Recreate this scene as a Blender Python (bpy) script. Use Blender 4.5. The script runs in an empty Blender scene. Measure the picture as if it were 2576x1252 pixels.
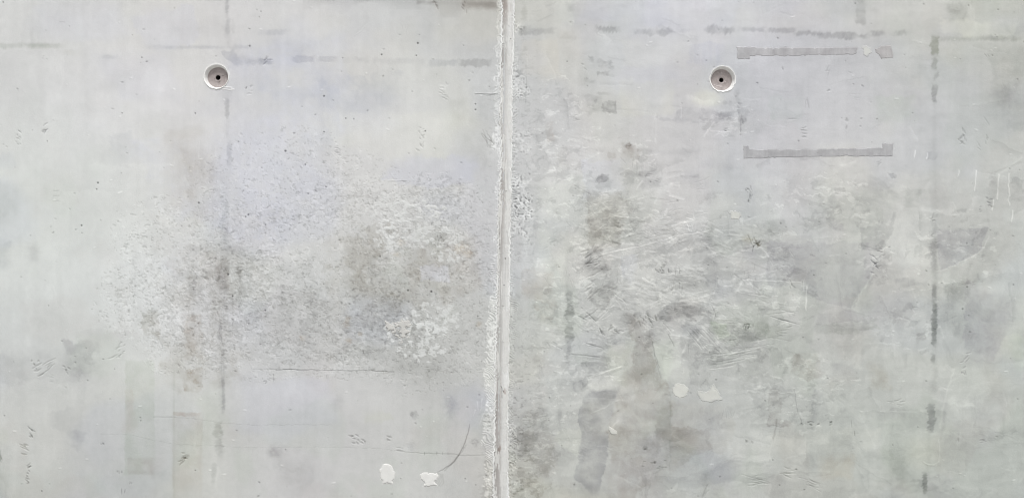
import bpy, math
import numpy as np

# ------------------------------------------------------------------ frame of reference
# U, V are millimetre-like wall coordinates: U grows to the right, V grows downwards.
W_M = 2.4                       # width of wall seen, metres
S = W_M / 2576.0                # metres per wall unit
ZC = 1.42                       # height of the middle of the view above the ground
DIST = 1.80

def wx(u): return (u - 1288.0) * S
def wz(v): return ZC + (626.0 - v) * S

# ------------------------------------------------------------------ camera, sky, sun, exposure
scene = bpy.context.scene
cam = bpy.data.cameras.new('camera')
cam.sensor_width = 36.0
cam.lens = 36.0 * DIST / W_M
cam.clip_start = 0.05
cam.clip_end = 2000.0
cam_o = bpy.data.objects.new('camera', cam)
cam_o.location = (0, -DIST, ZC)
cam_o.rotation_euler = (math.radians(90), 0, 0)
scene.collection.objects.link(cam_o)
scene.camera = cam_o

SUN_EL, SUN_AZ = 62.0, 172.0    # degrees; azimuth measured from +Y, so 180 is in front of the wall
world = bpy.data.worlds.new('World')
scene.world = world
world.use_nodes = True
nt = world.node_tree
nt.nodes.clear()
sky = nt.nodes.new('ShaderNodeTexSky')
sky.sky_type = 'NISHITA'
sky.sun_disc = False
sky.sun_elevation = math.radians(SUN_EL)
sky.sun_rotation = math.radians(SUN_AZ)
sky.air_density = 1.0
sky.dust_density = 4.0
hs = nt.nodes.new('ShaderNodeHueSaturation')
hs.inputs['Saturation'].default_value = 0.30      # overcast: the blue is washed out
bg = nt.nodes.new('ShaderNodeBackground')
bg.inputs['Strength'].default_value = 0.12
ow = nt.nodes.new('ShaderNodeOutputWorld')
nt.links.new(sky.outputs['Color'], hs.inputs['Color'])
nt.links.new(hs.outputs['Color'], bg.inputs['Color'])
nt.links.new(bg.outputs['Background'], ow.inputs['Surface'])

sun = bpy.data.lights.new('sun', 'SUN')
sun.energy = 1.5
sun.angle = math.radians(14)
sun.color = (1.0, 0.99, 0.985)
sun_o = bpy.data.objects.new('sun', sun)
el, az = math.radians(SUN_EL), math.radians(SUN_AZ)
d = (math.sin(az) * math.cos(el), math.cos(az) * math.cos(el), math.sin(el))
sun_o.rotation_euler = (math.radians(90) - el, 0, math.pi - az)
sun_o.location = (0.5, -6, 9)
scene.collection.objects.link(sun_o)

vs = scene.view_settings
vs.view_transform = 'Standard'
vs.look = 'None'
vs.exposure = 0.49
vs.gamma = 1.0
vs.use_curve_mapping = False

scene.cycles.filter_width = 0.95
scene.render.filter_size = 0.95
scene.cycles.use_denoising = True

ALB = 0.80                      # albedo = tone * ALB (tone in linear light)

# ------------------------------------------------------------------ noise on grids
def smooth(t): return t * t * (3 - 2 * t)

def vn(xs, ys, cx, cy, seed):
    """value noise on the product grid ys x xs, cells cx by cy, range 0..1"""
    rng = np.random.default_rng(seed)
    gx = xs / cx; gy = ys / cy
    x0 = np.floor(gx).astype(int); y0 = np.floor(gy).astype(int)
    fx = smooth(gx - x0).astype(np.float32); fy = smooth(gy - y0).astype(np.float32)
    bx, by = x0.min(), y0.min()
    L = rng.random((y0.max() - by + 2, x0.max() - bx + 2), dtype=np.float32)
    x0 = x0 - bx; y0 = y0 - by
    A = L[y0] * (1 - fy[:, None]) + L[y0 + 1] * fy[:, None]
    return A[:, x0] * (1 - fx) + A[:, x0 + 1] * fx

def fbm(xs, ys, cx, cy, oc, seed, gain=0.5):
    s = 0; a = 1.0; t = 0
    for i in range(oc):
        s = s + a * vn(xs + 1000 + 37.3 * i, ys + 1000 + 17.7 * i, cx / 2 ** i, cy / 2 ** i, seed * 31 + i)
        t += a; a *= gain
    return s / t                                  # 0..1, mean .5

_T = np.random.default_rng(5).random((256, 256), dtype=np.float32)
def n2(X, Y, c, k=0):
    gx = X / c + 17.13 * k + 400; gy = Y / c + 29.71 * k + 400
    x0 = np.floor(gx).astype(np.int32); y0 = np.floor(gy).astype(np.int32)
    fx = smooth(gx - x0); fy = smooth(gy - y0)
    x0 &= 255; y0 &= 255; x1 = (x0 + 1) & 255; y1 = (y0 + 1) & 255
    a = _T[y0, x0] * (1 - fx) + _T[y0, x1] * fx
    b = _T[y1, x0] * (1 - fx) + _T[y1, x1] * fx
    return a * (1 - fy) + b * fy

def f2(X, Y, c, oc, k=0, gain=0.5):
    s = 0; a = 1.0; t = 0
    for i in range(oc):
        s = s + a * n2(X, Y, c / 2 ** i, k + 3 * i); t += a; a *= gain
    return s / t

def ridged(X, Y, c, k): return 1 - np.abs(f2(X, Y, c, 2, k, .5) - .5) * 6

def sstep(a, b, x):
    return smooth(np.clip((x - a) / (b - a), 0, 1))

# ------------------------------------------------------------------ the wall grid (dense where it is seen)
NXD, NYD = 1700, 828
def axis(lo, a, b, hi, n, no):
    return np.concatenate([np.linspace(lo, a, no, endpoint=False), np.linspace(a, b, n), np.linspace(b, hi, no + 1)[1:]])
us = axis(-2600, -24, 2600, 5200, NXD, 50).astype(np.float64)
V_TOP, V_BOT = 626 - (2.75 - ZC) / S, 626 + ZC / S
vsx = axis(V_TOP, -20, 1272, V_BOT, NYD, 28).astype(np.float64)
NX, NY = len(us), len(vsx)
SPLIT = int(np.searchsorted(us, 1266))
XF, YF = np.meshgrid(us.astype(np.float32), vsx.astype(np.float32))

# control grid of the broad wall tone, lighter upper left, darker lower right (sRGB levels)
cu = [0, 320, 640, 960, 1200, 1350, 1600, 1900, 2250, 2576]
cv = [0, 300, 600, 900, 1252]
CT = np.array([
 [(208,210,206),(208,209,206),(206,207,210),(205,204,200),(198,195,190),(200,200,194),(203,204,205),(204,205,208),(196,197,194),(190,192,186)],
 [(206,208,206),(209,210,210),(206,207,208),(207,207,207),(204,204,201),(198,198,195),(198,199,200),(194,195,197),(196,197,196),(188,190,186)],
 [(206,209,203),(204,207,203),(200,200,198),(196,196,194),(198,198,196),(196,198,194),(190,190,187),(190,192,188),(186,188,186),(182,186,182)],
 [(192,194,190),(194,196,190),(190,190,190),(188,188,185),(190,190,187),(190,192,186),(186,186,182),(184,186,181),(182,185,179),(178,182,176)],
 [(188,191,185),(190,190,186),(194,194,193),(192,193,188),(184,184,180),(176,178,172),(176,176,172),(180,180,174),(180,183,176),(176,179,174)]], float)
def interp_axis(c, x):
    x = np.clip(x, c[0], c[-1]); i = np.clip(np.searchsorted(c, x, side='right') - 1, 0, len(c) - 2)
    c = np.array(c, float); f = (x - c[i]) / (c[i + 1] - c[i]); return i, smooth(f)
ix, fx = interp_axis(cu, us); iy, fy = interp_axis(cv, vsx)
R_ = CT[iy] * (1 - fy)[:, None, None] + CT[iy + 1] * fy[:, None, None]
col = (R_[:, ix] * (1 - fx)[None, :, None] + R_[:, ix + 1] * fx[None, :, None]).astype(np.float32)
hgt = np.zeros((NY, NX), np.float32)             # relief in millimetres, + is towards the viewer

def add(win, mask, delta):
    ys, xs_ = win
    col[ys, xs_] += mask[..., None] * np.array(delta, np.float32)
def mixc(win, mask, rgb):
    ys, xs_ = win
    m = mask[..., None]
    col[ys, xs_] = col[ys, xs_] * (1 - m) + np.array(rgb, np.float32) * m
def relief(win, mask, h):
    hgt[win] += mask * h
FULL = (slice(0, NY), slice(0, NX))
def win(u0, v0, u1, v1):
    a, b = np.searchsorted(us, [u0, u1]); c, d_ = np.searchsorted(vsx, [v0, v1])
    return (slice(c, max(d_, c + 1)), slice(a, max(b, a + 1)))
def XY(w): return XF[w], YF[w]

def sd_poly(X, Y, pts):
    P = np.array(pts, np.float32); n = len(P)
    d2 = np.full(X.shape, 1e12, np.float32); ins = np.zeros(X.shape, bool)
    for i in range(n):
        a = P[i]; b = P[(i + 1) % n]; e = b - a
        t = np.clip(((X - a[0]) * e[0] + (Y - a[1]) * e[1]) / max(e @ e, 1e-6), 0, 1)
        d2 = np.minimum(d2, (X - a[0] - t * e[0]) ** 2 + (Y - a[1] - t * e[1]) ** 2)
        c = ((a[1] > Y) != (b[1] > Y)) & (X < (b[0] - a[0]) * (Y - a[1]) / (b[1] - a[1] + 1e-9) + a[0])
        ins ^= c
    d_ = np.sqrt(d2)
    return np.where(ins, -d_, d_)
def sd_line(X, Y, pts, widths=None):
    best = np.full(X.shape, 1e6, np.float32)
    n = len(pts)
    for i in range(n - 1):
        a = np.array(pts[i], np.float32); b = np.array(pts[i + 1], np.float32); e = b - a
        t = np.clip(((X - a[0]) * e[0] + (Y - a[1]) * e[1]) / max(e @ e, 1e-6), 0, 1)
        dd = np.hypot(X - a[0] - t * e[0], Y - a[1] - t * e[1])
        if widths is not None:
            dd = dd - (widths[i] * (1 - t) + widths[i + 1] * t)
        best = np.minimum(best, dd)
    return best
def bbox(pts, m):
    P = np.array(pts); return win(P[:, 0].min() - m, P[:, 1].min() - m, P[:, 0].max() + m, P[:, 1].max() + m)

_k = [0]
def nk():
    _k[0] += 1; return _k[0] * 0.37

def poly(pts, delta=None, soft=6, rough=6, rc=20, tex=0.0, h=0, rgb=None, a=1.0, streak=None):
    if 0 < soft <= 12: soft *= .5; rough *= 1.25
    w = bbox(pts, soft + rough * 2); X, Y = XY(w); k = nk()
    sd = sd_poly(X, Y, pts) + (f2(X, Y, rc, 4, k, .6) - .5) * 2.6 * rough
    sd = sd + (f2(X, Y, 7, 3, k + 9, .7) - .5) * min(rough, 8) * 1.3
    sv = soft * (.35 + 5.5 * n2(X, Y, 55, k + 11) ** 2.4)
    m = 1 - smooth(np.clip((sd + sv) / (2 * sv), 0, 1))
    if tex:
        m = m * np.clip(1 + tex * 3.0 * (f2(X, Y, rc * 1.2, 4, k + 5) - .5), 0, 2)
        if rough > 2: m = m * (1 - .55 * tex * sstep(.54, .575, f2(X * .9, Y * 1.1, 26, 5, k + 13, .65)))
    if streak is not None:
        m = m * (1 + streak * 3 * (n2(X, Y * .08, 5, k + 2) - .5))
    m = m * a
    if delta is not None: add(w, m, delta)
    if rgb is not None: mixc(w, np.clip(m, 0, 1), rgb)
    if h: relief(w, np.clip(m, 0, 1), h)
    return w, m
def ell(cx, cy, rx, ry, delta=None, soft=.5, rough=.3, rc=None, tex=0.0, h=0, rgb=None, a=1.0, ang=0):
    M = max(rx, ry) * (1.6 + rough)
    w = win(cx - M, cy - M, cx + M, cy + M); X, Y = XY(w); k = nk(); rc = rc or max(4, min(rx, ry))
    c, s = math.cos(math.radians(ang)), math.sin(math.radians(ang))
    A = ((X - cx) * c + (Y - cy) * s) / rx; B = (-(X - cx) * s + (Y - cy) * c) / ry
    r = np.hypot(A, B) + (f2(X, Y, rc, 4, k, .6) - .5) * 2.6 * rough
    m = 1 - sstep(1 - soft, 1 + soft, r)
    if tex: m = m * np.clip(1 + tex * 3.2 * (f2(X, Y, rc * .6, 4, k + 5) - .5), 0, 2)
    m = m * a
    if delta is not None: add(w, m, delta)
    if rgb is not None: mixc(w, np.clip(m, 0, 1), rgb)
    if h: relief(w, np.clip(m, 0, 1), h)
    return w, m
def line(pts, width=1.2, delta=(-40,-40,-40), soft=1.0, wob=1.0, h=0, rgb=None, a=1.0, breaks=0.0, taper=False):
    w = bbox(pts, width + soft + wob * 2 + 2); X, Y = XY(w); k = nk()
    Xw = X + (n2(X, Y, 9, k) - .5) * 2 * wob; Yw = Y + (n2(X, Y, 11, k + 3) - .5) * 2 * wob
    if taper:
        n = len(pts); wd = [width * (math.sin(math.pi * (i + .3) / (n - .4)) ** .7 if n > 2 else 1) for i in range(n)]
        if n == 2: wd = [width, 0.1]
        sd = sd_line(Xw, Yw, pts, wd)
    else: sd = sd_line(Xw, Yw, pts) - width
    m = (1 - sstep(-soft, soft, sd)) * a
    if breaks: m = m * sstep(breaks - .15, breaks + .15, n2(X, Y, 14, k + 7))
    if delta is not None: add(w, m, delta)
    if rgb is not None: mixc(w, np.clip(m, 0, 1), rgb)
    if h: relief(w, m, h)
def smear(u0, v0, u1, v1, delta, horiz=True, th=.42, soft=5, edge=4, fib=(3, 14), h=0.0, a=1.0):
    """feathered smudge along a form-board edge: width, strength and position wander along its length"""
    M = soft + edge + 10
    w = win(u0 - M, v0 - M, u1 + M, v1 + M); X, Y = XY(w); k = nk()
    if horiz: A, B_, a0, a1, b0, b1 = X, Y, u0, u1, v0, v1
    else: A, B_, a0, a1, b0, b1 = Y, X, v0, v1, u0, u1
    hw = (b1 - b0) / 2
    As = A + (B_ - (b0 + b1) / 2) * .45                     # fibres lean a little
    mid = (b0 + b1) / 2 + (f2(A, B_ * 0 + k * 90, 30, 4, k, .6) - .5) * edge * 2.2
    wid = hw * (.45 + 1.0 * f2(A, B_ * 0 + k * 70 + 9, 22, 3, k + 2, .6)) + (n2(As, B_ * .12, 2.6, k + 1) - .5) * edge * 1.5
    d_ = np.abs(B_ - mid) - wid
    m = 1 - sstep(-soft * .9, soft * .6, d_)
    m = m * (1 - sstep(-14, 2, np.abs(A - (a0 + a1) / 2) - (a1 - a0) / 2 + (f2(A, B_, 9, 2, k + 6) - .5) * 14))
    al = sstep(th - .36, th + .22, f2(A, B_ * .5, 30, 4, k + 4, .6)) * (.62 + .76 * f2(As * 1.4, B_ * .35, 5, 3, k + 8, .7))
    m = m * al * (.84 if horiz else .88) * a
    add(w, m, delta)
    if h: relief(w, m, h)

rng = np.random.default_rng(11)

# ------------------------------------------------------------------ general tone: clouds of cement skin
A = fbm(us, vsx, 210, 150, 5, 3, .55) - .5
B = fbm(us, vsx, 330, 260, 4, 4, .5) - .5
C = fbm(us, vsx, 70, 60, 5, 6, .6) - .5
D = fbm(us, vsx, 16, 420, 4, 8, .6) - .5
E = fbm(us, vsx, 120, 24, 4, 9, .6) - .5
rgt = (sstep(1270, 1300, us)[None, :] * np.ones((NY, 1)))[..., None].astype(np.float32)
col += A[..., None] * np.array((12, 11.5, 11), np.float32) * (1 - .3 * rgt)
col += (sstep(-.02, .13, B) - .5)[..., None] * np.array((-5, -3.5, 3.5), np.float32)        # lilac grey / warm cream
col += C[..., None] * np.array((11, 11, 11), np.float32) * (1 - .2 * rgt)
col += D[..., None] * np.array((7, 7, 7), np.float32)
rightness = sstep(1300, 1500, us)[None, :] * np.ones((NY, 1), np.float32)
col += (E * (0.25 + rightness))[..., None] * 10
G = fbm(us, vsx, 150, 190, 4, 12, .5) - .5
lowright = np.clip(.25 + .75 * sstep(200, 1100, vsx)[:, None] + .3 * rightness, 0, 1)
col += (sstep(.03, .14, G) * lowright)[..., None] * np.array((-4, -1, -5), np.float32)       # faint green
G2 = fbm(us, vsx, 130, 150, 4, 14, .5) - .5
col += (sstep(.05, .15, G2) * lowright)[..., None] * np.array((-1.5, -4, -4.5), np.float32)      # faint rust / pink
# broad slow undulation of the form face
hgt += (fbm(us, vsx, 260, 260, 3, 21) - .5) * 1.2 + (fbm(us, vsx, 46, 60, 3, 22) - .5) * .10

# ------------------------------------------------------------------ big stains and painted top-edge shadow, left bay
LIL = (-7, -6, 2); WARM = (-4, -6, -9)
poly([(90,20),(300,10),(330,90),(230,100),(100,95)], (-2,-1,6), 14, 12, 60)
poly([(250,150),(420,130),(460,260),(300,250)], (-3,-2,4), 20, 14, 60)
poly([(310,40),(490,10),(500,120),(380,118)], (-3,-2,5), 10, 10, 40)
poly([(640,80),(870,90),(860,330),(700,250),(580,170)], (-3,-2,4), 16, 30, 50, tex=.8)
poly([(350,370),(700,290),(860,400),(830,560),(600,600),(430,520)], (-2,-1,5), 20, 40, 60, tex=.8)
poly([(1030,390),(1200,400),(1190,460),(1080,470),(960,450)], (-4,-3,7), 10, 10, 30)
poly([(820,290),(1200,280),(1230,380),(1000,400),(830,360)], (4,4,0), 18, 14, 60)
poly([(600,950),(820,960),(850,1060),(700,1110),(590,1080)], (-2,-1,6), 20, 16, 60)
poly([(800,180),(1010,190),(990,290),(800,260)], (-6,-5,-2), 16, 26, 30, tex=.9)
poly([(640,200),(900,210),(870,270),(650,260)], (-4,-3,-1), 16, 26, 30, tex=.9)
poly([(1130,250),(1240,250),(1245,420),(1150,400)], (-8,-8,-10), 14, 10, 30, tex=.4)
poly([(1050,2),(1252,2),(1252,22),(1180,18),(1050,8)], (-30,-33,-34), 15, 4, 30)  # soft shadow from above along the top edge, painted into the wall colour
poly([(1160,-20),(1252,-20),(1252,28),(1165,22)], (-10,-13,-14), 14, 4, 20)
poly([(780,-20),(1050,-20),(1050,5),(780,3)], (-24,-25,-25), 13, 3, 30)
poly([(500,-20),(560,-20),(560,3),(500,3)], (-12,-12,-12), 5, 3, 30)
# eroded field, darker mottled
poly([(860,600),(1000,585),(1060,640),(1110,720),(1010,790),(860,760),(820,680)], (-15,-18,-23), 20, 40, 40, tex=.8)
poly([(1060,600),(1200,590),(1210,720),(1120,760),(1060,700)], (-8,-11,-14), 16, 12, 30, tex=.7)
poly([(480,620),(620,610),(640,760),(560,800),(470,760)], (-14,-15,-16), 22, 14, 40, tex=.8)
poly([(690,720),(900,760),(1060,830),(1080,930),(880,900),(700,860)], (-10,-10,-10), 20, 14, 30, tex=.8)
poly([(420,620),(600,620),(600,960),(430,960)], (-8,-10,-13), 24, 36, 34, tex=.9)
poly([(540,700),(900,620),(1200,800),(1100,960),(640,930),(540,930)], (-8,-8,-9), 30, 18, 40, tex=.7)
poly([(330,700),(540,640),(540,930),(360,900)], (-6,-6,-7), 30, 18, 40, tex=.7)
poly([(1056,668),(1128,668),(1130,708),(1058,706)], (10,12,22), 4, 4, 12)
poly([(870,310),(900,300),(960,480),(900,500)], (2,2,2), 10, 10, 30)
# columns of rust / green wash
poly([(316,905),(388,905),(388,1192),(313,1192)], (-8,-5,-10), 3.5, 3, 30, tex=.6)
poly([(316,980),(336,980),(336,1080),(316,1080)], (-2,-9,-12), 7, 4, 20, tex=.6)
poly([(322,1150),(386,1150),(386,1192),(322,1192)], (-7,-12,-13), 6, 3, 16, tex=.6)
poly([(434,1040),(508,1035),(508,1262),(436,1262)], (-3,-6,-9), 4, 3, 30, tex=.7)
poly([(460,930),(509,920),(509,985),(462,985)], (-14,-20,-26), 5, 5, 14, tex=.9)
poly([(462,790),(506,790),(508,900),(466,900)], (-10,-15,-19), 8, 7, 16, tex=.9)
poly([(436,1036),(505,1036),(505,1046),(436,1044)], (-6,-14,-18), 3, 3, 12, tex=.6)
poly([(352,780),(398,780),(400,850),(360,840)], (-14,-16,-20), 10, 8, 16, tex=.9)
poly([(540,655),(575,650),(575,720),(540,720)], (-8,-10,-12), 10, 6, 16, tex=.8)
poly([(436,930),(440,930),(440,1262),(434,1262)], (-6,-5,-8), 3, 1, 12)
ell(601, 682, 8, 11, (-30,-33,-35), .5, .5, 8, tex=.7, h=-.3)
# lower-left grey cloud
poly([(-30,890),(150,895),(240,930),(230,960),(120,975),(-30,975)], (-9,-10,-8), 24, 24, 40, tex=.7)
poly([(150,850),(230,860),(250,930),(190,940)], (-13,-14,-12), 14, 22, 26, tex=1)
poly([(120,1030),(190,1020),(205,1110),(130,1070)], (-9,-9,-7), 10, 8, 30, tex=.4)
poly([(185,1080),(215,1090),(200,1140),(180,1120)], (-10,-10,-8), 8, 6, 20, tex=.4)
poly([(-30,600),(25,610),(20,670),(-30,680)], (-14,-13,-11), 10, 8, 30)
poly([(70,620),(98,622),(96,652),(76,650)], (-15,-16,-15), 7, 6, 20, tex=.4)
poly([(-30,1120),(10,1110),(20,1262),(-30,1262)], (-10,-9,-10), 12, 8, 30, tex=.4)
poly([(180,960),(430,980),(430,1260),(170,1260)], (-3,-3,-2), 30, 20, 60, tex=.6)
poly([(0,460),(40,470),(45,530),(0,560)], (-10,-9,-10), 12, 10, 30)
poly([(-30,390),(30,385),(50,420),(-30,430)], (-5,-4,-1), 10, 10, 30)
poly([(270,340),(330,330),(340,400),(290,410)], (-7,-6,-4), 12, 10, 30, tex=.4)
poly([(410,330),(500,320),(530,440),(470,520),(430,500)], (-4,-6,-9), 16, 14, 40, tex=.5)
poly([(460,380),(545,370),(560,560),(490,560)], (-6,-8,-9), 12, 10, 30, tex=.4, streak=.2)
poly([(690,1130),(760,1110),(800,1200),(720,1262)], (-8,-9,-9), 20, 14, 40, tex=.6)
ell(690, 1136, 16, 14, (-16,-17,-16), .6, .3, 12, tex=.6)
ell(850, 1015, 14, 16, (-9,-9,-8), .6, .3, 12, tex=.6)
ell(1135, 1020, 16, 26, (-14,-14,-11), .6, .4, 12, tex=.7)
poly([(1120,990),(1200,960),(1230,1010),(1190,1080),(1130,1060)], (-6,-5,2), 14, 10, 30)
poly([(1215,1040),(1250,1040),(1250,1262),(1210,1262),(1222,1160)], (-14,-15,-16), 7, 6, 16, tex=.5)
poly([(920,1040),(980,1035),(990,1055),(920,1060)], (-2,-1,-8), 8, 6, 20)
poly([(0,1180),(420,1180),(430,1262),(0,1262)], (-5,-3,-4), 30, 14, 60)

# form-board lines, left bay
smear(-30, 108, 158, 122, (-19,-16,-21), th=.3, soft=5, edge=3)
smear(60, 110, 128, 122, (-12,-10,-14), th=.35, soft=4, edge=3)
smear(155, 126, 225, 142, (-7,-8,-10), th=.4, soft=4, edge=3)
smear(255, 138, 300, 148, (-15,-14,-11), th=.35, soft=4, edge=3)
smear(365, 114, 640, 125, (-12,-11,-8), th=.35, soft=4, edge=3)
smear(400, 116, 545, 123, (-8,-7,-5), th=.4, soft=3, edge=2)
poly([(555,128),(585,128),(600,145),(680,150),(680,160),(590,163),(568,150)], (-16,-15,-10), 5, 4, 12, tex=.4)
smear(644, 74, 728, 88, (-14,-13,-9), th=.35, soft=4, edge=3)
smear(650, 145, 690, 162, (-22,-22,-20), th=.5, soft=3, edge=3)
smear(732, 140, 796, 159, (-17,-17,-13), th=.2, soft=2, edge=1, h=-.15)
smear(796, 141, 852, 158, (-15,-15,-12), th=.3, soft=2, edge=2, h=-.15)
smear(852, 144, 930, 160, (-13,-13,-11), th=.4, soft=4, edge=3)
smear(930, 146, 1075, 162, (-9,-9,-7), th=.42, soft=5, edge=3)
smear(1072, 150, 1155, 167, (-17,-16,-12), th=.3, soft=3, edge=2)
smear(1150, 149, 1238, 168, (-26,-27,-27), th=.42, soft=3, edge=3, fib=(4, 6), h=-.25)
smear(556, 420, 582, 640, (-6,-6,-5), False, .4, 7, 9); smear(551, 640, 574, 860, (-7,-7,-6), False, .4, 7, 9); smear(550, 860, 564, 1160, (-7,-7,-7), False, .35, 5, 6); smear(564, 225, 582, 425, (-5,-5,-5), False, .4, 5, 6); smear(566, -20, 580, 120, (-7,-7,-6), False, .25, 5, 4)
# vertical board line at ~570
smear(567, -20, 577, 40, (-22,-22,-20), False, .38, 3, 3)
smear(568, 40, 578, 95, (-14,-14,-12), False, .45, 3, 3)
smear(582, 40, 590, 90, (-12,-12,-12), False, .5, 3, 3)
smear(564, 228, 584, 242, (-26,-26,-26), False, .45, 2, 3)
smear(566, 245, 576, 300, (-24,-24,-23), False, .35, 3, 3)
smear(567, 300, 575, 350, (-10,-10,-9), False, .45, 3, 3)
smear(572, 350, 583, 425, (-20,-20,-18), False, .38, 3, 4)
smear(558, 500, 576, 620, (-14,-14,-14), False, .45, 6, 5)
smear(546, 640, 574, 740, (-20,-22,-24), False, .45, 6, 6)
smear(547, 810, 562, 860, (-34,-34,-33), False, .45, 4, 5, h=-.3)
smear(556, 880, 567, 945, (-16,-16,-15), False, .4, 4, 3)
smear(556, 940, 565, 1040, (-28,-28,-26), False, .36, 3, 3, h=-.2)
smear(537, 1060, 562, 1098, (-26,-25,-28), False, .35, 4, 4)
smear(540, 1095, 560, 1150, (-26,-26,-27), False, .46, 3, 5)
smear(532, 1160, 544, 1222, (-17,-17,-17), False, .35, 4, 3)
line([(568,240),(566,430),(558,760),(561,900),(553,1060)], .5, (9,9,9), 1, 2, h=.12, breaks=.45)
line([(586,628+110),(586,628+190)], .7, (-34,-36,-38), .8, .4, breaks=.2)
for u in (502, 544, 553, 500):
    line([(u, 330 + 20*(u%3)), (u-2, 380), (u, 420)], .6, (7,7,7), .8, 1.5, h=.1, breaks=.4)

# ------------------------------------------------------------------ eroded skin, left bay (relief)
w = win(180, 300, 1262, 1010); X, Y = XY(w)
dens = np.zeros(X.shape, np.float32)
def dblob(cx, cy, rx, ry, a):
    global dens
    r = np.hypot((X - cx) / rx, (Y - cy) / ry)
    dens = np.maximum(dens, a * (1 - sstep(.45, 1.25, r)))
dblob(480, 620, 190, 130, .62); dblob(640, 740, 330, 210, .95); dblob(1020, 720, 230, 240, 1.0)
dblob(1060, 560, 150, 110, 1.0); dblob(840, 560, 240, 150, .62); dblob(800, 440, 160, 90, .42)
dblob(380, 760, 130, 120, .55); dblob(500, 820, 160, 130, .85); dblob(860, 850, 300, 100, .9)
dblob(1150, 850, 80, 110, .7); dblob(1120, 500, 90, 60, .8); dblob(560, 470, 90, 90, .35); dblob(720,380,140,70,.28)
dens *= np.clip(.25 + 2.2 * (f2(X, Y, 70, 4, 44, .6) - .25), .15, 1.15)
keep = sstep(928, 960, Y + (f2(X, Y, 60, 2, 3) - .5) * 60)
dens *= 1 - .8 * keep * (X < 1010)
Xw = X + (f2(X, Y, 8, 3, 51) - .5) * 7; Yw = Y + (f2(X, Y, 8, 3, 57) - .5) * 7
f = f2(Xw, Yw * 1.25, 8.5, 4, 61, .72)
thr = .72 - .22 * dens
er = sstep(thr, thr + .022, f) * (dens > .03)
g = f2(Xw * 1.1, Yw, 9, 3, 71, .6)
fl = sstep(.68 - .12 * dens, .70 - .12 * dens, g) * (dens > .05)
relief(w, er, -.34); relief(w, fl * (1 - er), .24)
pit = sstep(.73 - .07 * dens, .75 - .07 * dens, f2(Xw + 31, Yw * 1.2, 7, 3, 63, .6)) * (dens > .04)
relief(w, pit, -.4); add(w, pit, (-16, -16, -17))
add(w, er, (-10, -10.5, -11.5)); add(w, fl * (1 - er), (5, 5, 5))
fine = f2(X, Y, 4.5, 2, 81, .7) - .5
relief(w, fine * dens, .15); add(w, fine * dens, (17, 17, 17))
mid_ = f2(X, Y, 34, 4, 83, .7) - .5
add(w, mid_ * np.clip(dens * 1.3, 0, 1), (22, 21, 20))
# dark specks inside the eroded field
sp = .6 * sstep(.80, .86, f2(X, Y, 6, 2, 91, .6)) * sstep(.2, .6, dens)
add(w, sp, (-40, -40, -40)); relief(w, sp, -.3)
# white scabs left standing in the warm area
for (cx, cy, rx, ry, a) in [(985,535,60,45,1),(1075,520,45,30,.9),(975,590,35,40,1),(1050,560,80,60,.7),(1130,610,50,50,.7),(1090,800,70,40,.6),(1010,835,45,28,.6),(1060,850,70,60,.5)]:
    r = np.hypot((X - cx) / rx, (Y - cy) / ry)
    m = (1 - sstep(.5, 1.2, r)) * a
    t = .60 - .12 * m
    s_ = sstep(t, t + .02, f2(Xw, Yw * 1.2, 11, 4, 33, .65)) * (m > .05)
    mixc(w, s_ * .75, (213, 214, 208)); relief(w, s_, .25)
# rust spots
for (cx, cy, r) in [(1010,610,9),(1160,625,16),(875,800,8),(878,855,8),(1180,640,10),(1205,815,8),(760,850,7),(905,840,6),(1000,640,8),(872,815,9)]:
    ell(cx, cy, r, r * .8, (-2, -12, -24), .7, .6, 6, tex=.8, a=.7)

# small pits, dents, gouges
def gouge(cx, cy, n, ln, sp, ang, wd=1.6, dep=-.6, delta=(-26,-26,-27), jit=5, vert=True):
    """n short scrapes side by side"""
    a = math.radians(ang)
    for i in range(n):
        t = (i - (n - 1) / 2) * sp
        ox = (0 if vert else t) + rng.normal(0, jit * .5); oy = (t if vert else 0) + rng.normal(0, jit * .4)
        L = ln * rng.uniform(.5, 1.1) / 2
        a = math.radians(ang) + rng.normal(0, .28)
        if rng.random() < .12: continue
        L *= rng.choice([.5, .8, 1, 1.25])
        p = [(cx + ox - L * math.cos(a), cy + oy - L * math.sin(a)), (cx + ox, cy + oy + rng.normal(0, 1)), (cx + ox + L * math.cos(a), cy + oy + L * math.sin(a))]
        line(p, wd * rng.uniform(.7, 1.3), delta, 1.1, 1.2, h=dep, taper=True)
        q = [(x_ + 1.0, y_ + wd + 1.2) for x_, y_ in p]
        line(q, wd * .5, (9, 9, 9), 1.0, 1.2, h=.25, taper=True)
gouge(48, 345, 5, 9, 9, 40, 2.0, delta=(-22,-22,-22)); gouge(44, 352, 3, 8, 10, 30, 1.8, delta=(-20,-20,-20))
gouge(115, 322, 4, 12, 7, -35, 2.0, delta=(-22,-22,-20)); ell(110, 330, 6, 4, (-30,-30,-29), .4, .4, 4, h=-.6)
gouge(12, 366, 2, 8, 5, 20, 1.5, delta=(-12,-12,-12)); gouge(110, 146, 3, 9, 5, 20, 1.6, delta=(-14,-14,-13))
gouge(95, 920, 6, 22, 6, -28, 2.0, jit=8); gouge(122, 918, 4, 34, 6, -25, 1.3, jit=3)
gouge(84, 915, 4, 10, 6, 55, 2.0, jit=8); gouge(168, 928, 4, 14, 5, 35, 2.0, jit=7); gouge(130, 948, 5, 16, 5, 5, 1.0, dep=-.3, delta=(-14,-14,-14))
gouge(300, 880, 7, 26, 6, -35, 1.6, jit=12, delta=(-20,-20,-20)); gouge(312, 878, 5, 14, 5, -50, 1.3, jit=9)
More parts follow.
